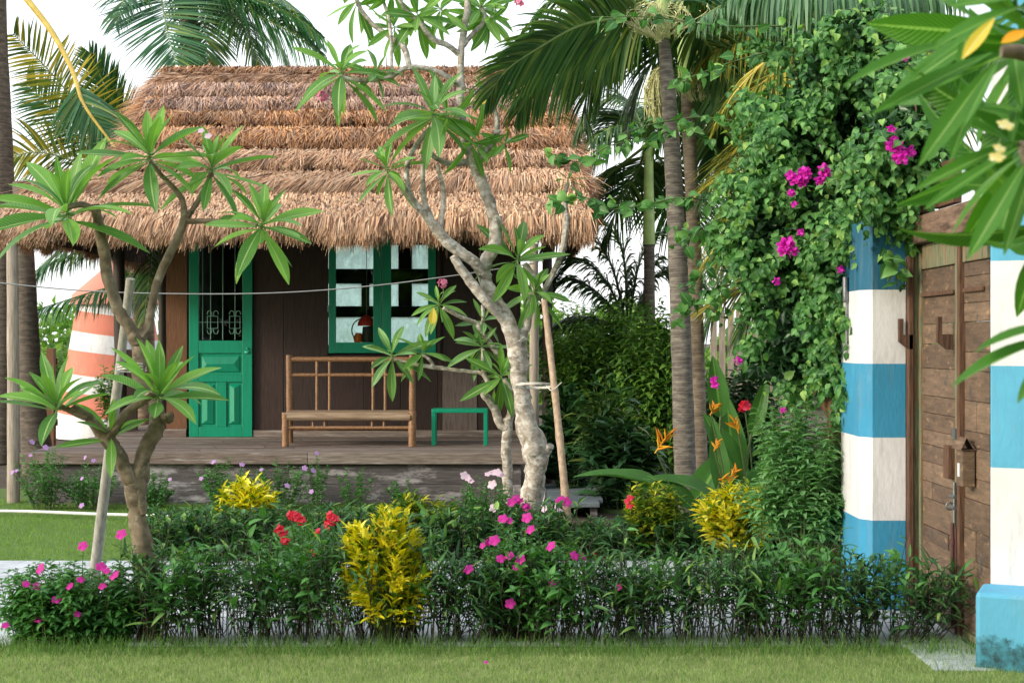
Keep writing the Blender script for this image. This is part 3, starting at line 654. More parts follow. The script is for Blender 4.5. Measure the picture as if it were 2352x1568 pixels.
# made-up ornament standing for an unidentified red and orange shape in the window
orn=thing('made_up_ornament','made-up red and orange ornament with black ring for an unidentified shape behind the left window pane','ornament',V(832,760,16.47))
b=B(); b.tube([V(832+24*math.cos(a),758+26*math.sin(a),16.47) for a in np.linspace(0,6.283,25)],.008,6); b.build('ring',M['post_d'],orn)
b=B(); P=[V(842,738,16.47)]; 
b.tube([V(842,724,16.47),V(842,730,16.47),V(842,740,16.47),V(842,748,16.47)],[.02,.07,.1,.105],14); b.build('shade',M['red'],orn)
b=B(); b.tube([V(824,764,16.5),V(823,775,16.5),V(824,786,16.5)],[.03,.06,.05],12); b.build('tassel',M['orange'],orn)
b=B(); b.tube([V(845,749,16.47),V(847,770,16.47),V(847,790,16.47)],[.06,.08,.07],12); b.build('base',M['post_d'],orn)
B().tube([V(842,724,16.47),V(842,724,16.47)+[0,0,1.0]],.004,5).build('cord',M['wire'],orn)

# ================================================================== GATE AND PILLARS (right)
GX=2.43
def stripe_box(root,x0,x1,y0,y1,zs,mats,ch=.06,rz=0,piv=None):
    for (z0,z1),m in zip(zip(zs[:-1],zs[1:]),mats):
        b=B(); poly=[(x0+ch,y0),(x1,y0),(x1,y1),(x0,y1),(x0,y0+ch*1.6)]
        if rz:
            c,s=math.cos(rz),math.sin(rz); poly=[(piv[0]+(px-piv[0])*c-(py-piv[1])*s, piv[1]+(px-piv[0])*s+(py-piv[1])*c) for px,py in poly]
        n=len(poly); v=[(px,py,z0) for px,py in poly]+[(px,py,z1) for px,py in poly]
        b.raw(v,[[i,(i+1)%n,(i+1)%n+n,i+n] for i in range(n)])
        b.raw(v,[[n,n+1,n+2],[n,n+2,n+3],[n,n+3,n+4],[2,1,0],[3,2,0],[4,3,0]])
        b.build('painted_band',M[m],root,False)
pf=thing('striped_pillar','tall narrow pillar painted in blue and white bands at the far side of the gate','pillar',(2.2,8.75,0))
stripe_box(pf,2.095,2.352,8.5,9.05,[0,.531,1.026,1.467,1.909,2.352,2.42],['p_blue','p_white','p_blue','p_white','p_dblue','p_white'])
b=B().tube([[2.075,8.85,1.85],[2.075,8.85,2.0]],.018,10).tube([[2.082,8.85,1.5],[2.082,8.85,1.85]],.008,8); b.build('conduit_pipe',M['steel'],pf)
pn=thing('striped_wall_end','broad blue and white banded wall with a plinth, nearer than the gate','wall',(2.9,7.2,0))
piv=(2.425,7.21); rz=R(-24)
stripe_box(pn,2.425,4.4,7.21,7.75,[0,.373,.962,1.477,2.007,2.52,3.05,3.6],['p_lblue','p_white','p_lblue','p_white','p_lblue','p_white','p_lblue'],.008,rz,piv)
def rot(p):
    c,s=math.cos(rz),math.sin(rz); return (piv[0]+(p[0]-piv[0])*c-(p[1]-piv[1])*s, piv[1]+(p[0]-piv[0])*s+(p[1]-piv[1])*c)
b=B(); pl=[rot(p) for p in ((2.385,6.90),(4.4,6.90),(4.4,7.208),(2.385,7.208))]; v=[(*p,-.02) for p in pl]+[(*p,.376) for p in pl]
b.raw(v,[[0,1,5,4],[1,2,6,5],[2,3,7,6],[3,0,4,7],[4,5,6,7]]); b.build('plinth',M['p_stain'],pn,False,.02)

gt=thing('timber_gate','old weathered double timber gate with bolt and lock boxes between the striped pillars','gate',(GX,7.9,0))
def gbox(name,y0,y1,z0,z1,xa,xb,mat,par=gt,bev=.005): return B().box((xa,y0,z0),(xb,y1,z1)).build(name,M[mat],par,False,bev)
def leafpanel(y0,y1,nm='gate_leaf'):
    b=B(); z=.06
    while z<2.02:
        h=random.choice([.085,.1,.115,.14,.16]); z1=min(2.02,z+h); yy=y1
        cuts=[y0]+sorted(random.uniform(y0+.1,y1-.1) for _ in range(random.choice([0,0,1])))+[y1]
        for a,c in zip(cuts[:-1],cuts[1:]): b.box((GX+random.uniform(-.004,.004),a+.002,z+.0015),(GX+.05,c-.002,z1-.0015))
        z=z1
    return b.build(nm,M['gate'],gt,False,.002)
l1=leafpanel(7.74,8.42); l2=leafpanel(7.24,7.636)
# muted rails and stiles
for (a,c) in ((7.74,8.42),(7.24,7.636)):
    gbox('top_rail',a,c,2.024,2.168,GX-.012,GX+.05,'gate_g'); gbox('bottom_rail',a,c,.02,.058,GX-.012,GX+.05,'gate_g')
    gbox('cross_rail',a+.05,c-.03,1.86,1.885,GX-.022,GX-.005,'gate_b')
gbox('meeting_stile',7.638,7.678,.02,2.168,GX-.03,GX+.05,'gate_b'); gbox('meeting_stile',7.68,7.738,.02,2.168,GX-.022,GX+.05,'gate_g')
gbox('hinge_stile',8.422,8.46,.02,2.168,GX-.012,GX+.05,'gate_g')
gbox('jamb',8.44,8.497,.0,2.5,2.354,2.385,'gate_b'); gbox('jamb',8.462,8.53,.0,2.5,2.388,2.43,'gate_g'); gbox('jamb',8.462,8.8,.0,2.5,2.434,2.5,'gate_b')
gbox('lintel',7.2,8.55,2.172,2.33,2.36,2.52,'lintel',bev=.008)
gbox('upper_board',8.3,8.5,2.35,3.1,2.36,2.46,'gate_b'); gbox('upper_board',7.9,8.29,2.37,2.62,2.45,2.5,'gate_b')
# wooden bar hooks
def hook(y,x,nm='bar_hook'):
    b=B(); prof=[(0,0),(.075,-.02),(.075,.05),(.03,.052)]
    v2=[(0.0,.03),(.0,-.055),(-.03,-.055),(-.085,-.01),(-.085,.125),(-.06,.125),(-.06,.03)]
    n=len(v2); 
    v=[(x+a,y,1.61+c) for a,c in v2]+[(x+a,y+.035,1.61+c) for a,c in v2]
    b.raw(v,[[i,i+n,(i+1)%n+n,(i+1)%n] for i in range(n)]); 
    for o_,sg in ((0,1),(n,-1)):
        b.raw(v,[t[::sg] for t in [[o_,o_+1,o_+2],[o_,o_+2,o_+3],[o_,o_+3,o_+6],[o_+3,o_+4,o_+5],[o_+3,o_+5,o_+6]]])
    return b.build(nm,M['gate_b'],gt,False)
hook(8.44,2.384); hook(7.75,2.405)
# lock boxes, bolt, drop rod
gbox('lock_box',7.75,7.84,.85,1.03,GX-.055,GX-.008,'gate_b'); 
lb=gbox('lock_box',7.44,7.545,.84,1.03,GX-.075,GX-.006,'gate'); gbox('keyhole_plate',7.475,7.505,.89,.96,GX-.08,GX-.0755,'p_white',lb,0)
b=B(); b.raw([(GX-.085,7.43,1.032),(GX-.085,7.60,1.032),(GX-.003,7.60,1.032),(GX-.003,7.43,1.032),(GX-.045,7.46,1.095),(GX-.045,7.57,1.095)],[[0,1,5,4],[2,3,4,5],[0,3,2,1]]); b.build('lock_box_roof',M['lintel'],gt,False)
b=B(); b.tube([[GX-.035,7.70,.50],[GX-.035,7.70,.84]],.009,8); 
for z in (.70,.76): b.tube([[GX-.035,7.68,z],[GX-.035,7.76,z]],.013,8)
b.tube([[GX-.035+.02*math.cos(a),7.78,.70+.02*math.sin(a)] for a in np.linspace(0,6.28,13)],.005,6); b.build('sliding_bolt',M['steel'],gt)
b=B(); b.tube([[GX-.045,7.70,.05],[GX-.045,7.70,.62]],.011,8)
for z in (.2,.35,.5): b.tube([[GX-.045,7.70,z],[GX-.045,7.70,z+.03]],.018,8)
b.tube([[GX-.03,7.69,.02],[GX-.03,7.69,.6]],.008,6); b.build('drop_rod',M['rust'],gt)
b=B(); b.box((GX-.03,7.70,1.07),(GX-.023,7.76,1.13)); b.build('latch_plate',M['steel'],gt,False); b=B(); 
b.tube([[GX-.02,7.78,.97],[GX-.02,7.78,1.01],[GX-.02,7.805,1.01],[GX-.02,7.805,.97],[GX-.02,7.78,.97]],.006,6); b.build('staple',M['rust'],gt)

# ================================================================== FRANGIPANI TREES
# --- left tree, near
lt=thing('frangipani_tree','small forked frangipani with big green leaf rosettes growing through the left end of the hedge','tree',V(345,1472,7.7)*[1,1,0])
br=[[(350,1478,27,0),(342,1380,25,0),(330,1280,24,0),(318,1190,22,0),(312,1130,25,0),(318,1100,22,0),(326,1060,16,0),(345,1010,17,.02),(362,965,19,.04),(358,930,17,.05)],
 [(314,1140,20,0),(300,1105,18,-.02),(285,1070,17,-.04),(262,1030,16,-.06),(243,1000,17,-.08)],
 [(243,1004,14,-.08),(215,972,11,-.12),(188,950,11,-.14),(165,934,11,-.16)],
 [(200,958,9,-.14),(165,945,8,-.16),(135,930,7,-.18)],
 [(243,1004,14,-.08),(268,978,12,-.1),(298,942,11,-.12),(345,908,10,-.14),(362,900,8,-.15)],
 [(360,935,14,.05),(345,905,14,.08),(322,870,14,.1),(318,820,15,.12),(316,785,17,.13),(298,752,16,.12),(268,700,14,.1),(248,640,12,.08),(238,570,12,.06),(225,510,12,.04),(219,470,12,.02)],
 [(222,485,10,.02),(190,470,8,0),(155,476,7,-.02)],
 [(322,775,14,.13),(342,745,11,.15),(350,690,10,.17),(372,620,9,.18),(402,560,9,.17),(425,502,9,.16)],
 [(425,505,8,.16),(421,465,6.5,.15),(398,432,6.5,.14),(366,398,6,.12),(345,370,5,.1)],
 [(425,505,8,.16),(452,468,6.5,.18),(472,430,6,.2),(486,396,6,.22)],
 [(425,507,7,.16),(470,508,5.5,.12),(530,512,5.5,.08),(590,518,5.5,.05)],
 [(372,960,10,.03),(386,962,11,0),(388,948,9,0)],
 [(322,1100,12,-.02),(322,1140,12,-.03),(330,1180,9,-.03)],]
branches(lt,br,7.7,'bark_g','branch',12,.24)
for (x,y,L,n,ax,dy,low) in [(152,478,215,19,(-.05,-.42,1),-.02,-.35),(343,350,165,19,(0,-.4,1),.1,-.05),(487,380,155,18,(.1,-.4,1),.22,.1),(603,510,150,20,(.25,-.55,.9),.05,.25),(128,928,150,15,(-.1,-.35,1),-.18,-.75),(366,900,170,18,(.25,-.35,1),-.15,-.75),(255,995,120,5,(.1,-.4,.8),-.1,-.3)]:
    rosette(V(x,y,7.7+dy),L*.9*S(7.7),n+3,ax,'plum',lt,low=low)
# --- central tree
YC=11.8
ct=thing('frangipani_tree','tall frangipani with pale lichened trunk and many forks in front of the cabin','tree',V(1215,1236,YC)*[1,1,0])
br=[[(1205,1240,29),(1216,1154,27),(1230,1084,29),(1228,1030,32),(1207,964,26),(1196,884,22),(1191,824,23),(1184,785,25)],
 [(1236,1060,22),(1252,1036,15),(1264,1024,11)],
 [(1186,800,20),(1168,742,19),(1140,690,18),(1112,640,17),(1118,598,16),(1136,560,16),(1138,515,17),(1122,460,16),(1108,420,14),(1088,370,14),(1068,320,12),(1059,240,10),(1058,160,9),(1063,90,9),(1074,20,8),(1082,-60,7)],
 [(1118,640,15),(1088,600,15,-.1),(1046,572,15,-.15),(1010,535,13,-.2),(970,485,11,-.25),(936,445,9,-.3),(915,418,7,-.32),(893,400,6,-.34)],
 [(1160,735,16),(1118,690,13,-.1),(1072,636,12,-.12),(1042,588,12,-.15)],
 [(945,455,8,-.3),(934,410,7,-.32),(940,365,6.5,-.34),(962,325,6,-.36),(996,285,6,-.4)],
 [(1000,522,8,-.2),(975,462,7.5,-.15),(971,400,6,-.12),(973,330,6,-.1)],
 [(1010,535,7,-.2),(1018,470,6,-.18),(1016,425,6,-.15),(1004,380,5.5,-.1)],
 [(1078,372,8),(1030,376,7,-.05),(996,358,6.5,-.08),(975,335,6,-.1)],
 [(1092,385,9),(1112,352,9,.05),(1136,318,8,.08),(1142,280,7,.08),(1130,228,6,.08)],
 [(1100,366,6),(1105,330,5,-.1),(1150,300,4,-.15)],
 [(1058,200,7),(1020,172,6.5,-.1),(966,155,6,-.15),(930,158,6.5,-.18),(886,180,6,-.2),(811,184,6,-.25),(783,175,5,-.28)],
 [(942,160,7,-.18),(928,110,7.5,-.15),(900,88,6.5,-.1),(852,52,6,-.1),(822,8,5.5,-.1),(810,-40,5,-.1)],
 [(1054,125,8),(1030,105,7,-.05),(994,90,7,-.1),(962,52,6.5,-.12),(930,20,6,-.14),(900,-30,5,-.15)],
 [(1064,105,7),(1090,75,6.5,.05),(1114,45,6,.1),(1106,10,5,.12),(1100,-40,5,.12)],
 [(1116,48,5,.1),(1130,40,4,.1)],
 [(905,170,5,-.2),(900,150,4.5,-.2),(896,60,4,-.15),(880,0,4,-.12)],
 [(1190,800,15),(1206,752,13,.05),(1218,700,12,.08),(1226,660,11,.1),(1220,630,10,.12),(1205,606,7,.1)],
 [(1222,690,8,.08),(1240,680,8,.1),(1262,645,8,.12),(1290,578,7.5,.15),(1301,505,7,.15),(1297,450,6.5,.15),(1305,420,5,.15)],]
br=[[(q[0],q[1],q[2]*.9)+tuple(q[3:]) for q in b_] for b_ in br]
branches(ct,br,YC,'bark_w','branch',12,.16)
for (x,y,L,n,ax,dy,low,m) in [(996,255,118,17,(0,-.5,1),-.4,.35,'plum_b'),(783,160,108,15,(-.1,-.5,1),-.28,.5,'plum'),(888,385,80,14,(-.2,-.4,1),-.34,.55,'plum'),(1110,215,62,9,(.1,-.2,1),.05,.2,'plum_b'),
    (1190,590,118,13,(.25,-.5,1),.05,.1,'plum'),(1228,668,80,12,(.2,-.6,.8),.02,.5,'plum'),(1306,415,48,6,(0,-.2,1),.15,0,'plum_b'),
    (820,-5,80,11,(0,-.3,.4),-.1,.9,'plum'),(900,-15,90,13,(0,-.3,-.3),-.12,.3,'plum'),(960,35,85,13,(.1,-.6,.2),-.15,.7,'plum'),(1105,15,85,14,(.1,-.5,.2),.1,.6,'plum'),(1128,45,75,11,(.5,-.4,0),.12,.5,'plum'),(1010,20,72,9,(-.3,-.5,.1),-.02,.6,'plum'),
    (1160,330,60,7,(.2,-.5,.2),-.15,.8,'plum'),(1085,330,95,7,(.5,-.5,-.3),-.15,.3,'plum'),(905,60,70,9,(.0,-.5,.3),-.12,.9,'plum'),(1035,270,100,6,(.6,-.5,-.1),-.3,.4,'plum'),(865,165,62,7,(.3,-.5,.5),-.2,.3,'plum_b')]:
    rosette(V(x,y,YC+dy),L*1.12*S(YC),n+3,ax,m,ct,low=low)
# yellowing leaf
def leaf1(name,mat,p0,p1,w,parent,nh=(0,-.7,.7),tpl=None):
    b=B(); p0=np.array(p0);p1=np.array(p1); L=np.linalg.norm(p1-p0)
    b.inst(tpl or T_plum[1],frames((p1-p0)[None],np.array([nh],float)),p0[None],np.array([[w/.29,L,L]])); return b.build(name,M[mat],parent)
leaf1('yellow_leaf','yleaf',V(1090,243,YC-.1),V(1120,226,YC-.1),.07,ct)
# --- small tree beside it
YS=12.9
sm=thing('frangipani_tree','slender young frangipani with low side branches just left of the lichened trunk','tree',V(1166,1190,YS)*[1,1,0])
br=[[(1166,1192,13),(1166,1084,12),(1162,1024,11),(1167,975,11),(1160,960,9)],
 [(1166,985,10),(1150,972,10),(1128,925,9),(1112,905,9),(1108,892,7),(1122,884,6.5),(1112,862,6),(1100,855,5),(1056,851,4.5),(996,843,5),(960,838,4.5),(905,825,4)],
 [(1112,862,5),(1109,834,5),(1110,800,4)],[(996,843,4),(990,830,4),(972,815,4)],
 [(1166,975,10,0),(1175,930,8,.1),(1172,860,7,.1),(1105,760,6,0),(1098,744,5.5,0),(1064,730,5,-.05),(1018,706,5,-.1)],
 [(1104,760,5,0),(1110,730,4.5,0),(1108,700,4,0)],[(1167,975,8,0),(1178,910,6,-.1),(1158,870,5,-.1)]]
branches(sm,br,YS,'bark_w','branch',10,.14)
for (x,y,L,n,ax,dy,low,m) in [(900,812,78,14,(-.1,-.6,.8),0,.3,'plum_b'),(972,806,62,11,(.2,-.5,.8),0,.4,'plum'),(1108,792,72,15,(.1,-.6,.9),0,.5,'plum_b'),(1008,695,62,14,(-.1,-.6,.9),-.1,.4,'plum'),(1152,862,82,13,(.1,-.7,.5),-.1,.6,'plum'),(1112,735,50,8,(.2,-.5,.6),0,.3,'plum_b')]:
    rosette(V(x,y,YS+dy),L*1.15*S(YS),n+2,ax,m,sm,low=low)
leaf1('yellow_leaf','yleaf',V(996,706,YS-.2),V(993,748,YS-.2),.09,sm)

# flowers: five petals each -------------------------------------------------
def flower_mesh(mat, rad, n=5, cup=.25, eye=True, name='flower', wpet=.85):
    b=B(); t=leaftpl(3,2,lambda t:[.25,.8,1,.45][round(t*3)],wpet,-.12,.25)
    az=np.arange(n)/n*6.283; D=np.stack([np.cos(az),np.sin(az),np.full(n,cup)],1); N=np.stack([-np.cos(az)*cup,-np.sin(az)*cup,np.ones(n)],1)
    b.inst(t,frames(D,N),np.zeros((n,3)),np.full(n,rad)); return b
_fm={}
def flower(key, mat, rad, pos, face, parent, name='flower', n=5, cup=.25):
    k=(key,); 
    if k not in _fm:
        o=flower_mesh(mat,rad,n,cup).build(name,M[mat]); _fm[k]=o.data; 
    else: o=bpy.data.objects.new(name,_fm[k]); col.objects.link(o)
    o.rotation_euler=Vector(face).to_track_quat('Z','Y').to_euler(); o.location=tuple(pos); o.scale=(rng.uniform(.65,1.15),)*3; place(o,parent); return o
def cluster(key, mat, rad, spread, nfl, pos, parent, name='flower_cluster', petals=5, cup=.4, face=(0,-1,.4)):
    k=('c',key)
    if k not in _fm:
        b=B(); 
        for i in range(nfl):
            d=nrm(rng.normal(0,1,3)+np.array([0,-.8,.5])); c=d*spread*rng.uniform(.5,1)
            t=leaftpl(3,2,lambda t:[.25,.8,1,.3][round(t*3)],.85,-.12,.25); q=nrm(np.array([.2,.3,.9])); u=nrm(np.cross(d,q)); v=np.cross(d,u)
            az=np.arange(petals)/petals*6.283+rng.random()*6; D=np.outer(np.cos(az),u)+np.outer(np.sin(az),v)+d*cup; N=np.tile(d,(petals,1))-(np.outer(np.cos(az),u)+np.outer(np.sin(az),v))*cup
            b.inst(t,frames(D,N),np.tile(c,(petals,1)),np.full(petals,rad))
        o=b.build(name,M[mat]); _fm[k]=o.data
    else: o=bpy.data.objects.new(name,_fm[k]); col.objects.link(o)
    o.rotation_euler=(rng.uniform(-.5,.5),rng.uniform(-.5,.5),rng.uniform(-.8,.8)); o.location=tuple(pos); place(o,parent); return o
cluster('pink','fl_pink',.028,.045,9,V(1017,652,YS-.1),sm)
B().tube(spline([V(1017,656,YS-.1),V(1019,675,YS-.1),V(1010,692,YS-.1)],3),.006,6).build('flower_stalk',M['stem'],sm)
cluster('pink','fl_pink',.028,.045,9,V(742,222,YC-.3),ct); cluster('pink','fl_pink',.028,.045,9,V(1195,5,YC),ct)
for x,y in ((462,300),(478,312)): flower('fr_w','fl_wht',.02,V(x,y,7.75),(0,-1,.6),lt)

# --- near frangipani, top right, out of focus
YN=3.0
nf=thing('frangipani_tree','blurred long leaved frangipani branch hanging into the top right corner','tree',(2.0,3.2,0))
B().tube(spline([(1.65,3.4,0),(1.62,3.35,.8),(1.50,3.25,1.5),(1.38,3.15,1.9)],8),[.07,.065,.06,.055,.05,.05,.05,.048,.046,.045,.044,.043,.042,.041,.04,.04,.038,.036,.034,.034,.032,.03,.028,.026,.025],12,True,.1).build('trunk',M['bark_g'],nf)
C=lambda x,y: (1764+x*.375, y*.375)
ends=[((1400,330),YN)]
B().tube(spline([(1.38,3.15,1.9),V(2450,160,YN),V(2352,122,YN),V(2300,118,YN)],6),np.linspace(.026,.013,19),10,True,.1).build('branch',M['bark_g'],nf)
B().tube(spline([(1.38,3.15,1.9),V(2430,480,YN-.1),V(2360,350,YN-.1),V(2345,340,YN-.1)],6),np.linspace(.024,.012,19),10,True,.1).build('branch',M['bark_g'],nf)
B().tube(spline([(1.50,3.25,1.5),V(2560,850,YN-.1),V(2480,800,YN-.15)],6),np.linspace(.026,.015,13),10,True,.1).build('branch',M['bark_g'],nf)
NL=[((1480,60),(840,480),85,0),((1300,10),(830,-60),120,.1),((1330,150),(960,-70),120,.15),((1130,260),(480,440),105,.05),((1380,320),(640,680),120,.1),((1300,420),(800,600),70,.2),((1390,380),(920,1010),150,0),((1330,420),(1130,930),105,.18),
    ((1410,380),(1190,770),85,-.1),((1560,40),(1000,240),110,-.08),((1560,-20),(1100,30),90,-.1),((1540,860),(880,1140),95,.05),((1540,900),(950,1270),95,0),((1560,950),(1060,1380),95,-.05),
    ((1600,960),(1220,1580),135,-.1),((1650,800),(1180,560),150,.2),((1700,1160),(1150,1120),150,.25),((1560,700),(1340,600),110,.1),((1640,950),(1440,1560),110,.1),((1760,980),(1600,1480),130,.12),
    ((1560,500),(1480,900),80,.15),((1250,60),(1130,560),70,.22),((1600,1250),(1330,1080),160,.3),((1500,300),(1560,640),100,.1),((1700,200),(1420,520),110,.2),((1500,880),(1180,700),130,.22),((1600,1020),(1700,1500),160,.15)]
b=B(); k=0
for (a,c,wd,dy) in NL:
    p0=V(*C(*a),YN+dy); p1=V(*C(*c),YN+dy-rng.uniform(-.05,.12)); L=np.linalg.norm(p1-p0); nh=np.array([[rng.normal(0,.3),-.7+rng.normal(0,.25),.75+rng.normal(0,.2)]])
    b=B(); b.inst(T_plum[k%2],frames((p1-p0)[None],nh),p0[None],np.array([[wd*1.25*.375*S(YN)/.3,L,L]])); b.build('leaf',M['plum_f'],nf); k+=1
for (a,c,wd,nh,f) in [((2440,770),(2180,852),62,(0,-.4,.9),'plum_f'),((2440,745),(2243,778),48,(0,-.5,.9),'plum_f'),((2460,800),(2330,905),60,(0,-.3,.9),'plum_f')]:
    leaf1('leaf',f,V(*a,YN-.1),V(*c,YN-.15),wd*S(YN),nf,nh)
for (x,y,L,n,ax,Y) in ((2380,95,430,17,(-.5,-.2,-.2),3.45),(2365,345,360,15,(-.5,-.3,-.5),3.4),(2330,10,380,13,(-.4,-.4,.2),3.5),(2420,520,380,13,(-.5,-.2,-.6),3.3)):
    rosette(V(x,y,Y),L*S(Y),n,ax,'plum_f',nf,low=.3)
p=[C(1390,110),C(1190,350)]; leaf1('yellow_leaf','yleaf',V(*p[0],YN-.12),V(*p[1],YN-.12),36*S(YN),nf,(0,-.9,.4))
p=[C(1600,190),C(1430,250)]; tag(leaf1('yellow_leaf','fl_orn',V(*p[0],YN-.12),V(*p[1],YN-.12),32*S(YN),nf,(0,-.9,.4)),'orange dying leaf')
for x,y in ((2310,286),(2296,340),(2290,360)): flower('fr_w2','fl_yw',.016,V(x,y,YN-.25),(rng.normal(0,.4),-.6,.6),nf)

# ================================================================== PALMS
def frond(pts, L, n, mat='palm', rmat='rachis', hang=.5, side=None, taper=True, r0=.02, parent=None, wid=.032, t0=.05, sweep=.5, name='frond', jit=.07, both=True):
    """pts: world points of the rachis. L: leaflet length. hang: gravity pull. side: preferred leaflet plane vector"""
    n=int(n*1.45); wid*=.78
    sp=spline(pts,10); m=len(sp); cum=np.concatenate([[0],np.cumsum(np.linalg.norm(np.diff(sp,axis=0),axis=1))]); cum/=cum[-1]
    fr=child_empty(name,parent) if False else None
    B_=B(); 
    tan=nrm(np.gradient(sp,axis=0))
    segs=5; tt=np.linspace(0,1,segs+1)
    V_=[];F_=[];U_=[];cnt=0
    for sgn in ((-1,1) if both else (1,)):
        for i in range(n):
            t=t0+(1-t0)*(i+rng.random()*.5)/n; p=np.array([np.interp(t,cum,sp[:,k]) for k in range(3)]); tg=nrm(np.array([np.interp(t,cum,tan[:,k]) for k in range(3)]))
            sd=np.array(side,float) if side is not None else np.cross(tg,[0,0,1]); sd=nrm(sd-tg*np.dot(sd,tg))
            l=L*(math.sin(math.pi*min(.98,(t*.82+.14)))**.6)*rng.uniform(.86,1.08)
            upv=np.cross(sd,tg); upv=upv if upv[2]>0 else -upv
            d=nrm(sd*sgn+tg*(sweep+.9*t*t)+upv*rng.normal(.12,jit)+rng.normal(0,jit,3))
            # curve: start along d, gravity bends
            pts_=[p]; dd=d.copy()
            for s_ in range(segs):
                dd=nrm(dd+np.array([0,0,-hang*(.18+.22*s_/segs*2)])); pts_.append(pts_[-1]+dd*l/segs)
            pts_=np.array(pts_); wv=nrm(np.cross(nrm(np.gradient(pts_,axis=0)), upv+rng.normal(0,.25,3)))
            ww=wid*np.array([.5,1,1,.85,.55,.08])*rng.uniform(.8,1.15)
            for s_ in range(segs+1): V_+= [pts_[s_]-wv[s_]*ww[s_]/2, pts_[s_]+wv[s_]*ww[s_]/2]; U_+=[(0,tt[s_]),(1,tt[s_])]
            F_+=[[cnt+2*s_,cnt+2*s_+1,cnt+2*s_+3,cnt+2*s_+2] for s_ in range(segs)]; cnt+=2*(segs+1)
    B_.raw(np.array(V_),np.array(F_),np.array(U_)); o=B_.build(name,M[mat],parent)
    rb=B().tube(sp,np.linspace(r0,r0*.2,m),6).build('rachis',M[rmat]); rb.parent=o
    wl=Vector(); q=o
    while q is not None: wl+=q.location; q=q.parent
    rb.location=-wl
    return o
def ptrunk(parent,pts,rad,mat,seg=14,bulge=None):
    sp=spline(pts,8); r=np.interp(np.linspace(0,len(rad)-1,len(sp)),range(len(rad)),rad); B().tube(sp,r,seg,True,.03).build('trunk',M[mat],parent)
def fr(pts,Y): return [V(p[0],p[1],(p[2] if len(p)>2 else Y)) for p in pts]
# A: coconut palm behind the roof
pa=thing('coconut_palm','coconut palm behind the cabin with fronds drooping over the left half of the roof ridge','palm',V(440,1000,20.8)*[1,1,0])
ptrunk(pa,[V(440,1000,20.8)*[1,1,0],V(442,400,20.8),V(430,-80,20.6)],[.2,.15,.13],'trunk_c')
frond(fr([(430,-80,20.6),(520,-5,20),(600,40,19.4),(675,78,18.9),(745,128,18.5)],20),.78,62,'palm',hang=1.1,side=(.3,-.5,0),parent=pa,wid=.045)
frond(fr([(430,-80,20.6),(560,-40,20),(660,10,19.5),(735,100,19.2)],20),.7,50,'palm',hang=.9,parent=pa,wid=.045)
frond(fr([(430,-80,20.6),(375,-30,20.2),(380,50,19.6),(405,150,19.2)],20),.95,52,'palm',hang=.12,side=(1,0,0),parent=pa,wid=.042,sweep=.25)
frond(fr([(430,-80,20.6),(460,-10,20.2),(470,70,19.8),(480,160,19.6)],20),.8,46,'palm_d',hang=.3,side=(1,.2,0),parent=pa,wid=.042)
frond(fr([(430,-80,20.6),(500,0,20.2),(560,60,19.8),(600,150,19.6)],20),.8,46,'palm_d',hang=.7,parent=pa,wid=.042)
frond(fr([(430,-80,20.6),(500,-30,19.8),(590,0,19.2),(680,40,18.8),(742,88,18.5)],20),.7,60,'palm',hang=.9,side=(.3,-.5,0),parent=pa,wid=.042)
frond(fr([(430,-80,20.6),(540,-20,20.9),(610,50,21),(650,120,21),(660,150,21)],20),.8,50,'palm_d',hang=.8,parent=pa,wid=.042)
frond(fr([(430,-80,20.6),(330,-60,20.2),(290,-10,19.8),(265,60,19.6)],20),.7,34,'palm',hang=.3,parent=pa,wid=.04)
# B: palm with fan frond rising left of the roof
pb=thing('coconut_palm','short coconut palm whose dense dark green frond rises beside the left end of the roof','palm',V(330,1000,21)*[1,1,0])
ptrunk(pb,[V(330,1000,21)*[1,1,0],V(330,700,21),V(325,420,21)],[.18,.15,.14],'trunk_c')
frond(fr([(325,420,21),(290,300,20.6),(250,215,20.3),(205,120,20)],20),.62,60,'palm',hang=.12,side=(1,.3,-.2),parent=pb,wid=.034,sweep=1.1,t0=.25,jit=.12)
frond(fr([(325,420,21),(300,330,20.6),(270,280,20.3),(235,250,20)],20),.6,40,'palm_d',hang=.3,side=(.6,0,.6),parent=pb,wid=.04,sweep=.7,t0=.2)
frond(fr([(325,420,21),(300,500,20.8),(220,560,20.3),(120,600,20)],20),.6,42,'palm_d',hang=.9,parent=pb,wid=.035)
frond(fr([(325,420,21),(340,560,20.8),(290,640,20.3),(180,680,19.8),(70,715,19.5)],20),.75,60,'palm',hang=1.2,parent=pb,wid=.038,t0=.2)
frond(fr([(325,420,21),(250,520,20.8),(150,570,20.3),(60,640,20)],20),.8,60,'palm',hang=1.1,parent=pb,wid=.036,t0=.2)
frond(fr([(325,420,21),(350,520,20.2),(345,620,19.8),(330,740,19.5)],20),.6,44,'palm_d',hang=.8,parent=pb,wid=.034,t0=.1)
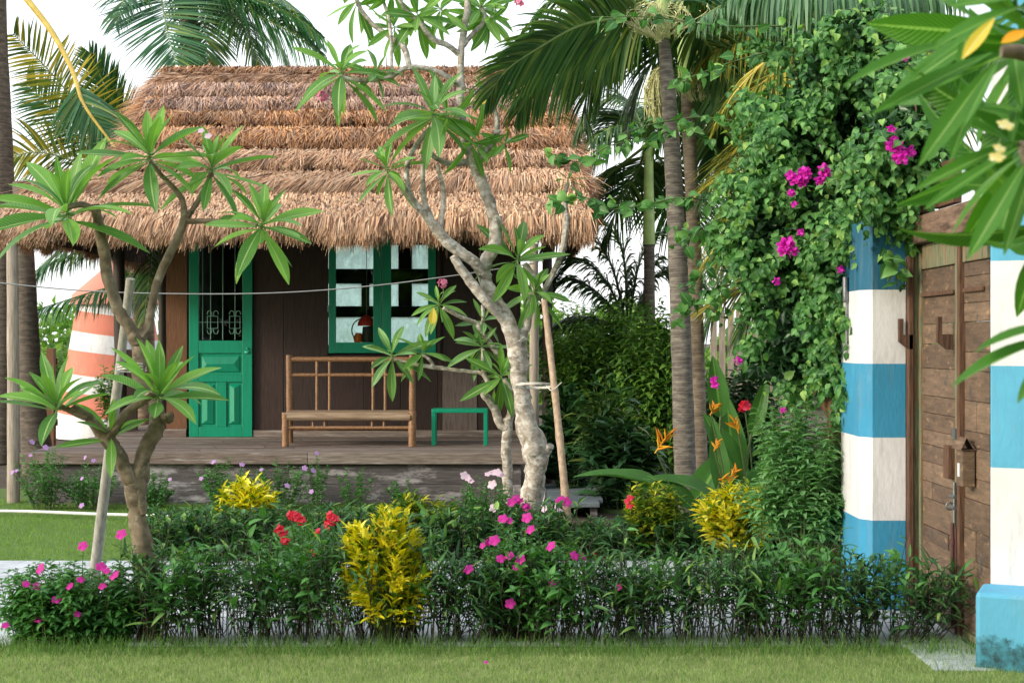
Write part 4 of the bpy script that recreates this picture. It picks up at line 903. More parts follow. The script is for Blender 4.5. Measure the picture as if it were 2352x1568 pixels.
# C: far left palm, trunk at the frame edge, yellow fronds
pc=thing('coconut_palm','coconut palm at the left edge with a thick yellow frond stem and yellow leaflets','palm',V(8,1010,19)*[1,1,0])
ptrunk(pc,[V(5,1100,18.8)*[1,1,0],V(8,800,18.8),V(2,400,18.8),V(-8,100,18.8),V(-10,-100,18.8)],[.2,.18,.17,.14,.13],'trunk_d')
frond(fr([(-16,-100,18.8),(55,-10,18.6),(120,75,18.5),(165,160,18.4),(192,238,18.3),(250,320,18.3),(310,400,18.3)],18),.75,46,'palm','rachis_y',hang=.25,side=(1,0,-.3),r0=.05,parent=pc,wid=.04,t0=.62)
frond(fr([(325,420,21),(265,350,20.2),(200,265,19.6),(110,160,19.2),(30,78,19)],19),.85,62,'palm_y',hang=.12,side=(1,0,-.12),parent=pb,wid=.036,t0=.1,sweep=.0,jit=.09)
frond(fr([(325,420,21),(255,380,20.6),(190,320,20.3),(120,250,20.1),(60,190,20)],19),.8,52,'palm',hang=.2,side=(1,0,-.1),parent=pb,wid=.036,t0=.1,sweep=.2,jit=.1)
frond(fr([(325,420,21),(250,400,20.6),(170,370,20.3),(90,350,20.1),(20,360,20)],19),.8,46,'palm_y',hang=.35,side=(.3,0,1),parent=pb,wid=.034,t0=.15,sweep=.3,jit=.1)
pd=thing('coconut_palm','dark palm trunk standing just behind the grey porch post at the left','palm',V(75,1080,16.6)*[1,1,0])
ptrunk(pd,[V(90,1080,17.2)*[1,1,0],V(72,900,17.2),V(62,700,17.2),V(55,560,17.2),V(50,420,17.3)],[.2,.14,.12,.115,.11],'trunk_d')
# right palms
p1=thing('areca_palm','tallest grey ringed palm trunk, thickest of the three right of the cabin','palm',V(1580,1238,11.5)*[1,1,0],'ringed palm trunks right of the cabin')
ptrunk(p1,[V(1580,1240,11.5),V(1573,1060,11.5),V(1565,800,11.5),V(1557,600,11.5),V(1547,400,11.5),V(1534,200,11.5),V(1524,85,11.5)],[.098,.09,.083,.076,.07,.06,.045],'trunk_p',16)
B().tube(spline([V(1524,90,11.5),V(1522,20,11.5),V(1520,-60,11.5)],5),np.linspace(.055,.04,11),12).build('crownshaft',M['shaft'],p1)
p2=thing('areca_palm','ringed palm trunk with green top shaft close behind the thickest trunk','palm',V(1612,1200,12.6)*[1,1,0],'ringed palm trunks right of the cabin')
ptrunk(p2,[V(1612,1202,12.6),V(1606,1000,12.6),V(1600,750,12.6),V(1592,500,12.6),V(1582,300,12.6),V(1578,200,12.6)],[.078,.066,.063,.061,.06,.058],'trunk_p2',16)
B().tube(spline([V(1578,204,12.6),V(1572,100,12.6),V(1565,-40,12.6)],6),np.linspace(.078,.055,13),12).build('crownshaft',M['shaft'],p2)
p3=thing('areca_palm','thin dark palm trunk with green shaft, leftmost of the three right of the cabin','palm',V(1492,1100,16.4)*[1,1,0],'ringed palm trunks right of the cabin')
ptrunk(p3,[V(1492,1100,16.4),V(1492,800,16.4),V(1491,560,16.4)],[.08,.066,.062],'trunk_d',12)
B().tube(spline([V(1491,562,16.4),V(1490,450,16.4),V(1490,330,16.4)],6),np.linspace(.072,.05,13),12).build('crownshaft',M['shaft'],p3)
def panicle(x,y,Y,w,h,n,parent,down=1,mat='panicle'):
    b=B(); c=V(x,y,Y)
    for i in range(n):
        a=rng.random()*6.28; t=rng.random(); e=c+np.array([math.cos(a)*w*t,math.sin(a)*w*t*.6,-down*h*(1-.4*t*rng.random())])
        m=(c+e)/2+rng.normal(0,.03,3)+np.array([math.cos(a)*w*.3,0,.04]); sp=spline([c,m,e],4)
        b.tube(sp,.004,3,False)
        k=10; tt=rng.random(k); P=np.array([sp[int(q*(len(sp)-1))] for q in tt])+rng.normal(0,.012,(k,3)); b.inst(T_cheap[0],frames(rng.normal(0,1,(k,3)),rng.normal(0,1,(k,3))),P,np.full(k,.022))
    b.build('flower_panicle',M[mat],parent)
panicle(1512,92,11.3,.5,-.30,46,p1); panicle(1490,30,11.3,.42,-.2,34,p1,-1)
panicle(1508,165,11.8,.12,.42,90,p2); panicle(1600,180,12.4,.25,.2,40,p2,1)
# palm 1 crown: big dark frond sweeping left
c1=(1522,20,11.5)
frond(fr([c1,(1430,40,11.2),(1330,60,10.9),(1230,115,10.7),(1160,165,10.6),(1120,225,10.6)],11),.62,95,'palm_d',hang=.30,side=(.1,-.6,.8),parent=p1,wid=.032,t0=.12,sweep=.9)
frond(fr([c1,(1440,60,11.7),(1350,100,11.7),(1250,170,11.7),(1190,260,11.7)],11),.6,70,'palm_d',hang=.45,side=(.2,-.3,.8),parent=p1,wid=.03,t0=.12,sweep=.9)
frond(fr([c1,(1460,50,11.9),(1400,120,12.1),(1350,210,12.2),(1340,300,12.2)],11),.62,66,'palm_d',hang=.6,parent=p1,wid=.03,t0=.12,sweep=.7)
frond(fr([c1,(1400,-20,11.7),(1290,-10,11.7),(1210,60,11.7)],11),.5,56,'palm_d',hang=.6,parent=p1,wid=.03,t0=.12)
frond(fr([c1,(1590,60,11.9),(1650,140,12.1),(1690,250,12.2)],11),.6,60,'palm_d',hang=.5,parent=p1,wid=.03,t0=.1)
frond(fr([c1,(1600,-20,11.9),(1700,20,12.1),(1790,110,12.2)],11),.6,64,'palm',hang=.8,parent=p1,wid=.03,t0=.1)
# palm 2 crown
c2=(1565,-20,12.6)
frond(fr([c2,(1480,60,12.9),(1400,140,13),(1370,250,13)],12),.7,60,'palm',hang=.6,parent=p2,wid=.03)
frond(fr([c2,(1650,10,12.8),(1740,90,13),(1800,220,13)],12),.75,70,'palm_y',hang=.7,parent=p2,wid=.032)
frond(fr([c2,(1640,80,12.9),(1690,190,13.1),(1700,330,13.2)],12),.75,70,'palm_y',hang=.4,parent=p2,wid=.03)
frond(fr([c2,(1600,110,13.3),(1560,230,13.6),(1500,330,13.8)],12),.7,60,'palm_d',hang=.5,parent=p2,wid=.03)
for q in ([c2,(1500,10,12.9),(1410,60,13),(1330,150,13),(1290,240,13)],[c2,(1530,90,13.2),(1470,190,13.3),(1440,300,13.3)],[c2,(1620,120,12.9),(1650,240,13.1),(1640,380,13.2)],[c2,(1640,0,13.4),(1720,60,13.6),(1790,180,13.6),(1810,300,13.6)]):
    frond(fr(q,13),.75,64,'palm_d' if rng.random()<.5 else 'palm',hang=.55,parent=p2,wid=.032,t0=.12)
# palm 3 crown
c3=(1490,330,16.4)
frond(fr([c3,(1430,290,16.2),(1350,330,16),(1290,420,15.9)],16),.62,60,'palm_d',hang=.5,parent=p3,wid=.034)
frond(fr([c3,(1400,400,16.6),(1330,460,16.8),(1260,560,17)],16),.75,60,'palm_d',hang=.7,parent=p3,wid=.03,t0=.2)
frond(fr([c3,(1440,230,16.5),(1380,240,16.5),(1310,300,16.4)],16),.6,56,'palm_d',hang=.6,parent=p3,wid=.032)
frond(fr([c3,(1560,280,16.5),(1620,330,16.8),(1680,430,17)],16),.7,56,'palm_d',hang=.6,parent=p3,wid=.03)
for q in ([c3,(1450,260,16.8),(1400,300,17),(1360,380,17)],[c3,(1520,240,16.8),(1570,260,17),(1640,360,17)],[c3,(1460,400,16.8),(1420,470,17),(1390,560,17)],[c3,(1540,400,16.8),(1590,480,17),(1640,600,17)],[c3,(1520,440,17.2),(1560,560,17.4),(1600,700,17.4)]):
    frond(fr(q,16),.8,60,'palm_d',hang=.5,parent=p3,wid=.034,t0=.15)
# low dark palm behind
p4=thing('areca_palm','low feathery palm with dark arching fronds behind the right corner of the cabin','palm',V(1440,1060,18)*[1,1,0])
ptrunk(p4,[V(1440,1070,18),V(1440,900,18),V(1442,760,18)],[.1,.09,.08],'trunk_d',10)
for pts,h in (([(1442,760),(1400,600),(1330,530),(1250,580)],.5),([(1442,760),(1430,580),(1380,510),(1300,520)],.5),([(1442,760),(1470,600),(1520,540),(1600,580)],.5),([(1442,760),(1380,680),(1310,640),(1250,690)],.6),([(1442,760),(1360,730),(1290,740),(1230,800)],.6),([(1442,760),(1500,640),(1580,620),(1650,700)],.6),([(1442,760),(1400,660),(1340,600),(1270,640)],.6),([(1442,760),(1480,680),(1500,610),(1540,640)],.7)):
    frond(fr(pts,18),.72,58,'palm_d',hang=h,parent=p4,wid=.034,t0=.12)
# coconut palm behind the bougainvillea with hanging and yellow fronds
p5=thing('coconut_palm','coconut palm behind the bougainvillea with a curtain of pale hanging leaflets and yellow inner fronds','palm',V(1980,1150,13.6)*[1,1,0])
ptrunk(p5,[V(1985,1170,13.6),V(1980,800,13.6),V(1960,300,13.6),V(1950,-80,13.4)],[.2,.16,.15,.14],'trunk_c')
frond(fr([(1950,-100,13.4),(1880,-90,11.5),(1800,-60,10.6),(1700,-10,10.2),(1610,40,10.0)],11),.62,80,'palm_p',hang=2.4,parent=p5,wid=.034,t0=.05,sweep=.1)
frond(fr([(2200,-50,10.4),(2080,-35,10.3),(1960,-30,10.2),(1840,-25,10.1),(1680,-15,10)],11),.66,130,'palm_p',hang=2.4,parent=p5,wid=.036,t0=.02,sweep=.1)
for pts,m,h in (([(1950,-80,13.4),(1880,60,13),(1800,150,12.8),(1700,230,12.6)],'palm_y',.5),([(1950,-80,13.4),(1850,0,13.6),(1750,40,13.4),(1640,120,13.2)],'palm_y',.7),([(1960,100,13.6),(1860,250,13),(1760,330,12.7),(1640,420,12.5)],'palm_y',.35),
    ([(1960,200,13.6),(1850,380,13.2),(1740,480,13),(1640,600,12.9)],'palm_y',.4),([(1960,150,13.6),(1850,300,13.6),(1740,400,13.5),(1660,520,13.4)],'palm_d',.5),([(1960,100,13.6),(1830,200,13.8),(1720,300,13.8),(1620,440,13.8)],'palm_d',.5),
    ([(1960,300,13.6),(1850,500,13.4),(1760,620,13.2),(1640,700,13.1)],'palm_y',.3),([(1960,300,13.6),(1860,480,13.6),(1780,600,13.6),(1700,760,13.6)],'palm_d',.4),([(1950,-80,13.4),(2050,60,13),(2100,200,12.6),(2110,330,12.4)],'palm_y',.6),([(1950,-80,13.4),(1900,100,13),(1900,260,12.8),(1880,400,12.6)],'palm',.5),
    ([(1960,-60,13.4),(1820,-50,13.9),(1700,0,14),(1600,100,14)],'palm_d',.7),([(1960,300,13.6),(1820,420,14.2),(1700,560,14.2),(1620,760,14.2)],'palm_d',.5)):
    frond(fr([(a,c_,Y_-1.2) for a,c_,Y_ in pts],13),.9,78,m,'rachis_y' if m=='palm_y' else 'rachis',hang=h,parent=p5,wid=.032,t0=.1)

for pts in ([(1960,40,13.4),(1900,70,10.9),(1790,120,10.7),(1700,200,10.6),(1640,290,10.6)],[(1960,150,13.4),(1900,190,10.8),(1800,250,10.6),(1700,330,10.6)],[(1960,-60,13.4),(1930,-20,11),(1880,60,10.4),(1850,170,10.3)],[(1960,330,13.6),(1800,440,11.3),(1700,500,11.2),(1620,600,11.2)]):
    frond(fr(pts,11),.6,60,'palm_y','rachis_y',hang=.55,parent=p5,wid=.026,t0=.2)
# ================================================================== SHRUBS
def bush(parent, base, h, rad, nst, lps, tpls, size, mat, stemmat='stem_d', up=.6, low=.25, lean=.5, spread0=.3, sr=.003, droop=.1, ellip=(1,1), top=1.0, name='foliage', nvar=.35):
    """stems rising from the base, leaves set along them"""
    bs=B(); P=[];D=[];N=[];Sz=[]
    base=np.array(base,float); bs.tube([base-[0,0,.04],base+[0,0,.008]],rad*spread0*max(ellip)*1.02,12)
    for i in range(nst):
        a=rng.random()*6.283; r=math.sqrt(rng.random())
        b0=base+np.array([math.cos(a)*r*rad*spread0*ellip[0],math.sin(a)*r*rad*spread0*ellip[1],0])
        hh=h*(1-nvar*rng.random())*(1-.25*r*r); tip=base+np.array([math.cos(a)*r*rad*ellip[0],math.sin(a)*r*rad*ellip[1],hh])
        mid=(b0+tip)/2+np.array([0,0,hh*.12])+rng.normal(0,.04*rad,3)
        sp=spline([b0,mid,tip],4); bs.tube(sp,np.linspace(sr,sr*.5,len(sp)),3,False)
        m=len(sp)-1
        for j in range(lps):
            t=low+(1-low)*((j+rng.random())/lps)**(.85); q=t*m; k=min(m-1,int(q)); p=sp[k]*(1-(q-k))+sp[k+1]*(q-k); tg=nrm(sp[k+1]-sp[k])
            az=j*2.4+rng.random()*1.2; rd=np.array([math.cos(az),math.sin(az),0]); d=nrm(rd+tg*up*(.6+t*.8)+np.array([0,0,-droop])+rng.normal(0,.15,3))
            P.append(p); D.append(d); N.append(nrm(np.array([0,0,1.])+rd*(-.3)+rng.normal(0,.25,3))); Sz.append(size*rng.uniform(.6,1.15)*(1-.3*t if t>.85 else 1))
    b=B(); scatter(b,tpls,np.array(P),np.array(D),np.array(N),np.array(Sz))
    bs.build('stems',M[stemmat],parent); return b.build(name,M[mat],parent)

# --- hedge of ruellia along the lawn
hd=thing('ruellia_hedge','low loose hedge of dark narrow leaves on thin stems between the lawn and the path','hedge',(0.5,7.6,0))
P=[];D=[];N=[];Sz=[]; bs=B()
nst=900
for i in range(nst):
    x=rng.uniform(-2.02,2.25); vx=1176+x/7.6*F
    dens=.5+.5*math.sin(x*5.3+1.2*math.sin(x*2.1))
    y0=7.46+rng.random()*.34; hgt=rng.uniform(.30,.50)*(.86+.2*dens)
    if vx<1010: hgt*=1.25
    if vx<420: hgt*=.85
    if rng.random()<.08: hgt*=1.25
    ln=rng.normal(0,.075); b0=np.array([x,y0,0]); tip=b0+np.array([ln,rng.normal(-.02,.07),hgt])
    if x>2.05: tip[0]+=rng.uniform(0,.28)
    if y0<7.52: tip[1]-=rng.uniform(0,.1)
    mid=(b0+tip)/2+rng.normal(0,.028,3); sp=spline([b0,mid,tip],3); bs.tube(sp,np.linspace(.0036,.0018,len(sp)),3,False); m=len(sp)-1
    nl=rng.integers(8,15)
    for j in range(nl):
        t=.16+.84*((j+rng.random())/nl)**.62; q=t*m; k=min(m-1,int(q)); p=sp[k]*(1-(q-k))+sp[k+1]*(q-k)
        az=rng.random()*6.28; rd=np.array([math.cos(az),math.sin(az),0]); up_=rng.uniform(.2,1.8)*(.4+t)
        P.append(p);D.append(nrm(rd+[0,0,up_-.3]));N.append(nrm(np.array([0,0,1.])-rd*.4+rng.normal(0,.3,3)));Sz.append(rng.uniform(.04,.115)*(1.1 if rng.random()<.93 else 1.4))
    if rng.random()<.35:      # side twig
        q=sp[rng.integers(2,len(sp)-1)]; tw=q+np.array([rng.normal(0,.09),rng.normal(0,.07),rng.uniform(.03,.14)]); bs.tube([q,(q+tw)/2+[0,0,.01],tw],.0018,3,False)
        for j in range(5): rd=rng.normal(0,1,3); rd[2]=abs(rd[2])*.7; P.append(q+(tw-q)*(.4+.15*j)); D.append(nrm(rd)); N.append(nrm(rng.normal(0,.4,3)+[0,0,1])); Sz.append(rng.uniform(.04,.1))
P,D,N,Sz=map(np.array,(P,D,N,Sz)); mk=(np.sin(P[:,0]*4.1+1)+np.sin(P[:,0]*9.7)+rng.normal(0,.7,len(P)))>.9
b=B(); scatter(b,T_lance,P[~mk],D[~mk],N[~mk],Sz[~mk]); tag(bs.build('stems',M['stem_d'],hd),kind='stuff'); b.build('foliage',M['ruel'],hd)
b=B(); scatter(b,T_ovate,P[mk],D[mk],N[mk],Sz[mk]*.75); b.build('fresh_foliage',M['vinca'],hd)

# second, softer mass of low greenery in the bed behind the path
bd=thing('bedding_shrubs','low dark green bedding shrubs filling the far side of the paved path','shrub',(0.5,10.7,0)); tag(bd,kind='stuff')
bs=B();P=[];D=[];N=[];Sz=[]
for i in range(1900):
    vx=rng.uniform(350,1990); Y=rng.uniform(10.08,11.6) if i%3 else rng.uniform(10.06,10.3); x=(vx-1176)/F*Y
    if x>2.3: continue
    hh=rng.uniform(.17,.36)*(.72 if Y>11 else 1)*(1.1 if vx>1250 else 1)*(1.15 if Y<10.5 else 1)
    if 1240<vx<1420 and Y>10.7: hh*=.35
    if 1300<vx<1800: hh*=.72
    b0=np.array([x,Y,0]); tip=b0+np.array([rng.normal(0,.06),rng.normal(0,.05),hh]); sp=np.array([b0,(b0+tip)/2+rng.normal(0,.012,3),tip]); bs.tube(sp,.003,3,False)
    for j in range(13):
        t=.2+.8*rng.random()**.7; p=b0*(1-t)+tip*t; az=rng.random()*6.28; rd=np.array([math.cos(az),math.sin(az),0])
        P.append(p);D.append(nrm(rd+[0,0,rng.uniform(.1,1.4)]));N.append(nrm(np.array([0,0,1.])-rd*.3+rng.normal(0,.3,3)));Sz.append(rng.uniform(.05,.11))
P,D,N,Sz=map(np.array,(P,D,N,Sz)); b=B(); scatter(b,T_lance+T_ovate[:1],P,D,N,Sz)
bs.build('stems',M['stem_d'],bd); b.build('foliage',M['ruel'],bd)

def plant(name,label,cat,x,y_top,Y,wpx,tpls,size,mat,nst,lps,group=None,stem='stem',low=.2,up=.6,spread0=.35,zb=0,nvar=.35,droop=.1,ellip=(1,.8),sr=.003):
    g0=V(x,784,Y); g0[2]=zb; h=(1.6-(y_top-784)/F*Y)-zb
    r=thing(name,label,cat,g0,group); bush(r,g0,h,wpx/2*S(Y),nst,lps,tpls,size,mat,stem,up,low,spread0=spread0,nvar=nvar,droop=droop,ellip=ellip,sr=sr); return r
# crotons
cg='yellow and green crotons'
plant('croton_shrub','brightest yellow croton rising out of the hedge left of centre','shrub',890,1145,7.5,205,T_crot,.115,'croton',70,24,cg,low=.42,spread0=.1,nvar=.55,droop=0,up=1.7)
plant('croton_shrub','yellow croton at the right beside the pale feathery shrub','shrub',1700,1100,9.7,190,T_crot,.13,'croton',70,20,cg,low=.3,spread0=.25,nvar=.3,droop=0,up=1)
plant('croton_shrub','small yellow croton in front of the cabin plinth, left of the red flowers','shrub',572,1095,10.9,150,T_crot,.14,'croton',46,14,cg,low=.3,spread0=.3,nvar=.35,droop=0,up=1)
plant('croton_shrub','mostly green croton below the fallen banana-like leaf right of the wooden step','shrub',1500,1082,10.2,140,T_crot,.10,'croton_g',70,15,cg,low=.15,nvar=.4,up=.8)
plant('croton_shrub','greenish croton just behind the brightest yellow croton','shrub',965,1118,10.4,160,T_crot,.10,'croton_g',60,14,cg,low=.2,nvar=.4,up=.8)
plant('croton_shrub','sparse green and yellow croton half hidden between the feathery shrub and the pillar','shrub',1865,1130,9.2,120,T_crot,.09,'croton_g',50,14,cg,low=.15,nvar=.4,up=.8)
plant('feathery_shrub','pale green feathery shrub with palmate leaves left of the striped pillar','shrub',1840,880,9.1,310,T_crot,.092,'cleome',150,28,None,'stem',low=.42,up=.3,spread0=.2,nvar=.5,droop=.1,ellip=(1,.45))
cl=bpy.data.objects['croton_shrub']; bush(cl,V(905,784,7.5)*[1,1,0],.3,.2,16,9,T_crot,.085,'croton','stem_d',.6,.35,spread0=.3,name='lower_foliage')
# periwinkles
vg='periwinkle plants'
def flw(parent,pts,Y,mat,key,rad=.02,jy=.05,tp=None,lf='vinca',ls=.05):
    if not pts: return
    for (x,y) in pts:
        c=V(x,y,Y-rng.random()*jy); P=[];D=[];N=[];Sz=[]
        if key!='none': flower(key,mat,rad,c,(rng.normal(0,.35),-.75,.45+rng.random()*.5),parent)
        root=np.array(parent.location)+[0,0,.02]; root=root*.55+c*.45; root[2]=.02; root[1]+=.06
        sp=spline([root,(root+c)/2+rng.normal(0,.02,3)+[0,.03,0],c+[0,.012,-.01]],5); st_=B().tube(sp,np.linspace(.004,.002,len(sp)),3,False).build('flower_stalk',M['stem'],parent)
        nl=int(6+(c[2]-root[2])*26)
        for j in range(nl):
            t=.12+.82*(j+rng.random()*.6)/nl; q=t*(len(sp)-1); k=min(len(sp)-2,int(q)); p=sp[k]*(1-(q-k))+sp[k+1]*(q-k); az=j*2.4+rng.random(); rd=np.array([math.cos(az),math.sin(az),0])
            P.append(p);D.append(nrm(rd+[0,0,rng.uniform(-.1,.7)]));N.append(nrm(np.array([0,0,1.])-rd*.3+rng.normal(0,.2,3)));Sz.append(ls*rng.uniform(.7,1.3)*(1.15-.5*t))
        b=B(); scatter(b,tp or T_ovate,np.array(P),np.array(D),np.array(N),np.array(Sz)); b.build('stalk_leaves',M[lf],st_)
v1=plant('periwinkle','broad low periwinkle with dark magenta flowers at the left end of the hedge','flowering plant',165,1275,7.62,360,T_ovate,.066,'vinca',210,24,vg,low=.05,up=.4,spread0=.75,nvar=.55,ellip=(1,.55))
flw(v1,[(92,1305),(190,1253),(232,1300),(262,1320),(60,1340),(85,1345),(160,1345),(178,1409),(88,1420),(278,1226),(12,1435),(245,1310),(185,1330),(235,1345),(130,1375)],7.45,'fl_mag','vm',.029)
v2=plant('periwinkle','periwinkle with many magenta flowers in the middle of the hedge','flowering plant',1190,1195,7.75,270,T_ovate,.062,'vinca',130,22,vg,low=.2,up=.4,spread0=.5,nvar=.5,ellip=(1,.6))
flw(v2,[(1120,1245),(1135,1240),(1108,1252),(1155,1190),(1210,1188),(1218,1215),(1150,1282),(1195,1284),(1170,1275),(1265,1253),(1268,1340),(1076,1306),(1172,1385),(1185,1302),(1320,1275),(1340,1277),(1170,1195),(1420,1348)],7.5,'fl_mag','vm',.029)
v3=plant('periwinkle','periwinkle with white and pale pink flowers left of the lichened trunk','flowering plant',1115,1080,10.8,160,T_ovate,.06,'vinca',50,18,vg,low=.2,up=.4,spread0=.4,nvar=.45)
flw(v3,[(1075,1098),(1068,1092),(1082,1104),(1130,1085),(1142,1084),(1152,1090),(1130,1112),(1120,1088),(1250,1168),(1282,1172),(1275,1162),(1255,1220),(1262,1214),(1134,1165)],10.5,'fl_wht','vw',.036)
v4=plant('periwinkle','periwinkle with deep pink flowers at the foot of the lichened trunk','flowering plant',1215,1135,10.9,150,T_ovate,.06,'vinca',50,18,vg,low=.2,up=.4,nvar=.4)
flw(v4,[(1185,1145),(1195,1150),(1205,1160),(1210,1165),(1175,1152),(1290,1145),(1300,1152),(1285,1152),(1160,1210)],10.6,'fl_mag','vm2',.038)
for (x,yt,w_,lab,fl) in [(110,1022,150,'lilac flowered periwinkle against the deck beside the grey porch post',[(74,1014),(105,1027),(38,1080),(28,1084),(70,1045)]),(210,1052,160,'lilac flowered periwinkle against the plinth below the left deck edge',[(195,1050),(188,1098),(215,1057),(187,1160)]),(345,1060,110,'leafy periwinkle against the plinth behind the leaning stake',[(390,1100)]),
    (525,1048,140,'periwinkle with few lilac flowers against the pale patch of the plinth',[(462,1098),(490,1060),(556,1066)]),(640,1045,130,'periwinkle against the plinth above the red flowers',[(600,1078),(660,1114),(700,1074),(720,1080)]),(725,1035,60,'upright sparse periwinkle reaching the deck edge below the bench',[(728,1040),(715,1128)]),(815,1062,90,'flowerless periwinkle against the plinth below the bench seat',[]),(930,1090,90,'tiny leafy sprig against the plinth right of the bench',[])]:
    v=plant('periwinkle',lab,'flowering plant',x,yt,13.55,w_,T_ovate,.06,'vinca',34 if w_>100 else 14,20,vg,'stem',low=.1,up=.5,spread0=.4,nvar=.55)
    flw(v,fl,13.2,'fl_pur','vp',.028)
# red flowers
rd=plant('red_flowering_shrub','tall leafy plant topped by red flower clusters between the two left crotons','flowering plant',700,1180,8.3,190,T_lance,.10,'vinca',60,20,None,low=.15,up=.8,spread0=.4,nvar=.35)
flw(rd,[(680,1192),(648,1226),(762,1192),(735,1230),(716,1279)],8.05,'fl_red','none',tp=T_lance,ls=.085)
for x,y in ((680,1188),(690,1196),(672,1183),(648,1222),(642,1215),(655,1240),(762,1186),(768,1195),(755,1205),(735,1226),(716,1275)): cluster('red','fl_red',.022,.028,6,V(x,y,8.05),rd)
rs=thing('hibiscus_bloom','single bright red bloom on a stalk above the orange heliconias','flower',V(1712,1238,11.8)*[1,1,0]); 
cluster('redbig','fl_red',.06,.02,3,V(1711,935,11.6),rs); B().tube(spline([V(1735,1200,11.8)*[1,1,0],V(1725,1050,11.7),V(1711,940,11.6)],5),.006,5).build('stalk',M['stem'],rs)
b=B(); P=np.array([V(1720+rng.normal(0,9),1000+q*16,11.7) for q in range(10)]); scatter(b,T_ovate,P,rng.normal(0,1,(10,3)),np.tile([0,-.5,1.],(10,1)),np.full(10,.1)); b.build('foliage',M['bush'],rs)
r2=plant('red_flowering_shrub','small plant with tiny red flowers beside the mostly green croton','flowering plant',1440,1150,10.4,90,T_ovate,.06,'vinca',26,16,None,low=.15,up=.6)
for x,y in ((1448,1142),(1440,1150),(1446,1160),(1372,1278),(1368,1270)): flower('rdot','fl_red',.03,V(x,y,10.1),(0,-.8,.5),r2)

# heliconia
he=thing('heliconia','heliconia clump with paddle leaves and orange bracts at the foot of the ringed palm trunks','plant',V(1640,1250,11.0)*[1,1,0])
for (a,m_,c,wd,nh) in [((1560,1150),(1450,1060),(1340,1028),52,(0,-.3,1)),((1660,1160),(1570,1090),(1500,1052),56,(0,-.4,1)),((1600,1150),(1640,1100),(1668,1040),66,(0,-.8,.5)),((1690,1130),(1690,1000),(1672,905),62,(0,-1,.1)),((1700,1110),(1680,1020),(1625,950),62,(.2,-1,.2)),
    ((1640,1180),(1520,1120),(1445,1120),34,(0,-.4,1)),((1660,1140),(1640,1060),(1640,960),42,(0,-1,.1)),((1720,1150),(1760,1070),(1800,1000),44,(0,-.7,.6)),((1600,1180),(1545,1120),(1510,1080),44,(0,-.7,.7)),((1655,960),(1648,880),(1640,820),46,(0,-1,.1)),((1725,1000),(1750,900),(1765,860),34,(0,-1,.2)),((1690,1200),(1700,1140),(1735,1080),44,(0,-.9,.5)),((1560,1150),(1500,1110),(1470,1100),36,(0,-.6,.8))]:
    Y=10.6+rng.uniform(-.2,.3); p0,p1=V(*a,Y),V(*c,Y-.15); L=np.linalg.norm(p1-p0); b=B(); sgn=0 if abs(nh[2])<.5 else 1
    b.inst(T_banana[sgn],frames((p1-p0+np.array([0,0,.12*L*sgn]))[None],np.array([nh],float)),p0[None],np.array([[wd*S(Y)/.25,L,L]])); b.build('leaf',M['helic'],he)
    root=V(1640+(a[0]-1640)*.4,784,Y); root[2]=0; B().tube(spline([root,(root+p0)/2,p0,p0+(p1-p0)*.1],4),np.linspace(.016,.008,13),6).build('leaf_stalk',M['stem'],he)
def helfl(x,y,sz,ang,n=6):
    Y=10.75 if x<1600 else 9.95; b=B(); c=V(x,y,Y); a=R(ang); ax=np.array([math.cos(a),0,math.sin(a)]); pr=np.array([-ax[2],0,ax[0]])
    for i in range(n):
        s_=1 if i%2 else -1; p=c+ax*sz*S(Y)*(i/n-.5)*.8; d=nrm(ax*rng.uniform(.5,1.5)+pr*s_*rng.uniform(.25,1.1)+np.array([0,rng.normal(0,.5)-.2,0])); l=sz*S(Y)*rng.uniform(.55,1.0)*(1-.3*i/n)
        b.tube([p,p+d*l*.5,p+d*l],[.006,.009,.001],6,True); 
    b.tube([c-ax*sz*S(Y)*.6,c+ax*sz*S(Y)*.4],.006,6); b.build('flower_bract',M['fl_orn'],he)
    root=V(x+20,1230,Y+.2); root[2]=.0; B().tube(spline([root,(root+c)/2+[.05,0,0],c-ax*sz*S(Y)*.5],4),.006,5).build('flower_stalk',M['stem'],he)
helfl(1522,1015,52,55,9); helfl(1640,938,30,60,7); helfl(1690,975,36,110,6); helfl(1645,1022,24,70,5); helfl(1685,1088,38,60,6); helfl(1665,1098,26,10,4)

# background shrubs right of the cabin
plant('garden_shrub','bright airy shrub against the white sky behind the right porch posts','shrub',1340,640,19.5,290,T_ovate,.12,'bush_l',130,36,None,low=.25,up=.4,spread0=.3,ellip=(1,.5))
plant('garden_shrub','dense mid green shrub left of the ringed palm trunks','shrub',1400,668,16.2,310,T_ovate,.12,'bush',190,40,None,low=.15,up=.3,spread0=.5,ellip=(1,.5),droop=.3)
plant('garden_shrub','dark green shrub directly behind the thickest ringed trunk','shrub',1510,670,15.5,210,T_ovate,.12,'bush',130,40,None,low=.1,up=.3,spread0=.5,ellip=(1,.5),droop=.3)
plant('cordyline','dark glossy broad leaved plant behind the leaning bamboo stake','plant',1310,880,14.3,150,T_crot,.26,'bush_k',34,14,None,low=.1,up=.8,spread0=.4,ellip=(1,.6),droop=.2)
plant('cordyline','dark glossy plant low in the shade right of the wooden step','plant',1420,950,13.6,190,T_crot,.24,'bush_k',44,15,None,low=.0,up=.6,spread0=.5,ellip=(1,.6),droop=.2)
plant('garden_shrub','dark shrub filling the shade between the ringed trunks and the bougainvillea','shrub',1690,800,13.2,230,T_ovate,.13,'bush_k',90,34,None,low=.05,up=.3,spread0=.5,ellip=(1,.5))
plant('spider_plant','arching grass-like plant with pale edged narrow leaves in the shade','plant',1395,850,13.9,170,T_lance,.34,'palm_d',40,9,None,low=.3,up=.8,spread0=.3,ellip=(1,.6),droop=.3)
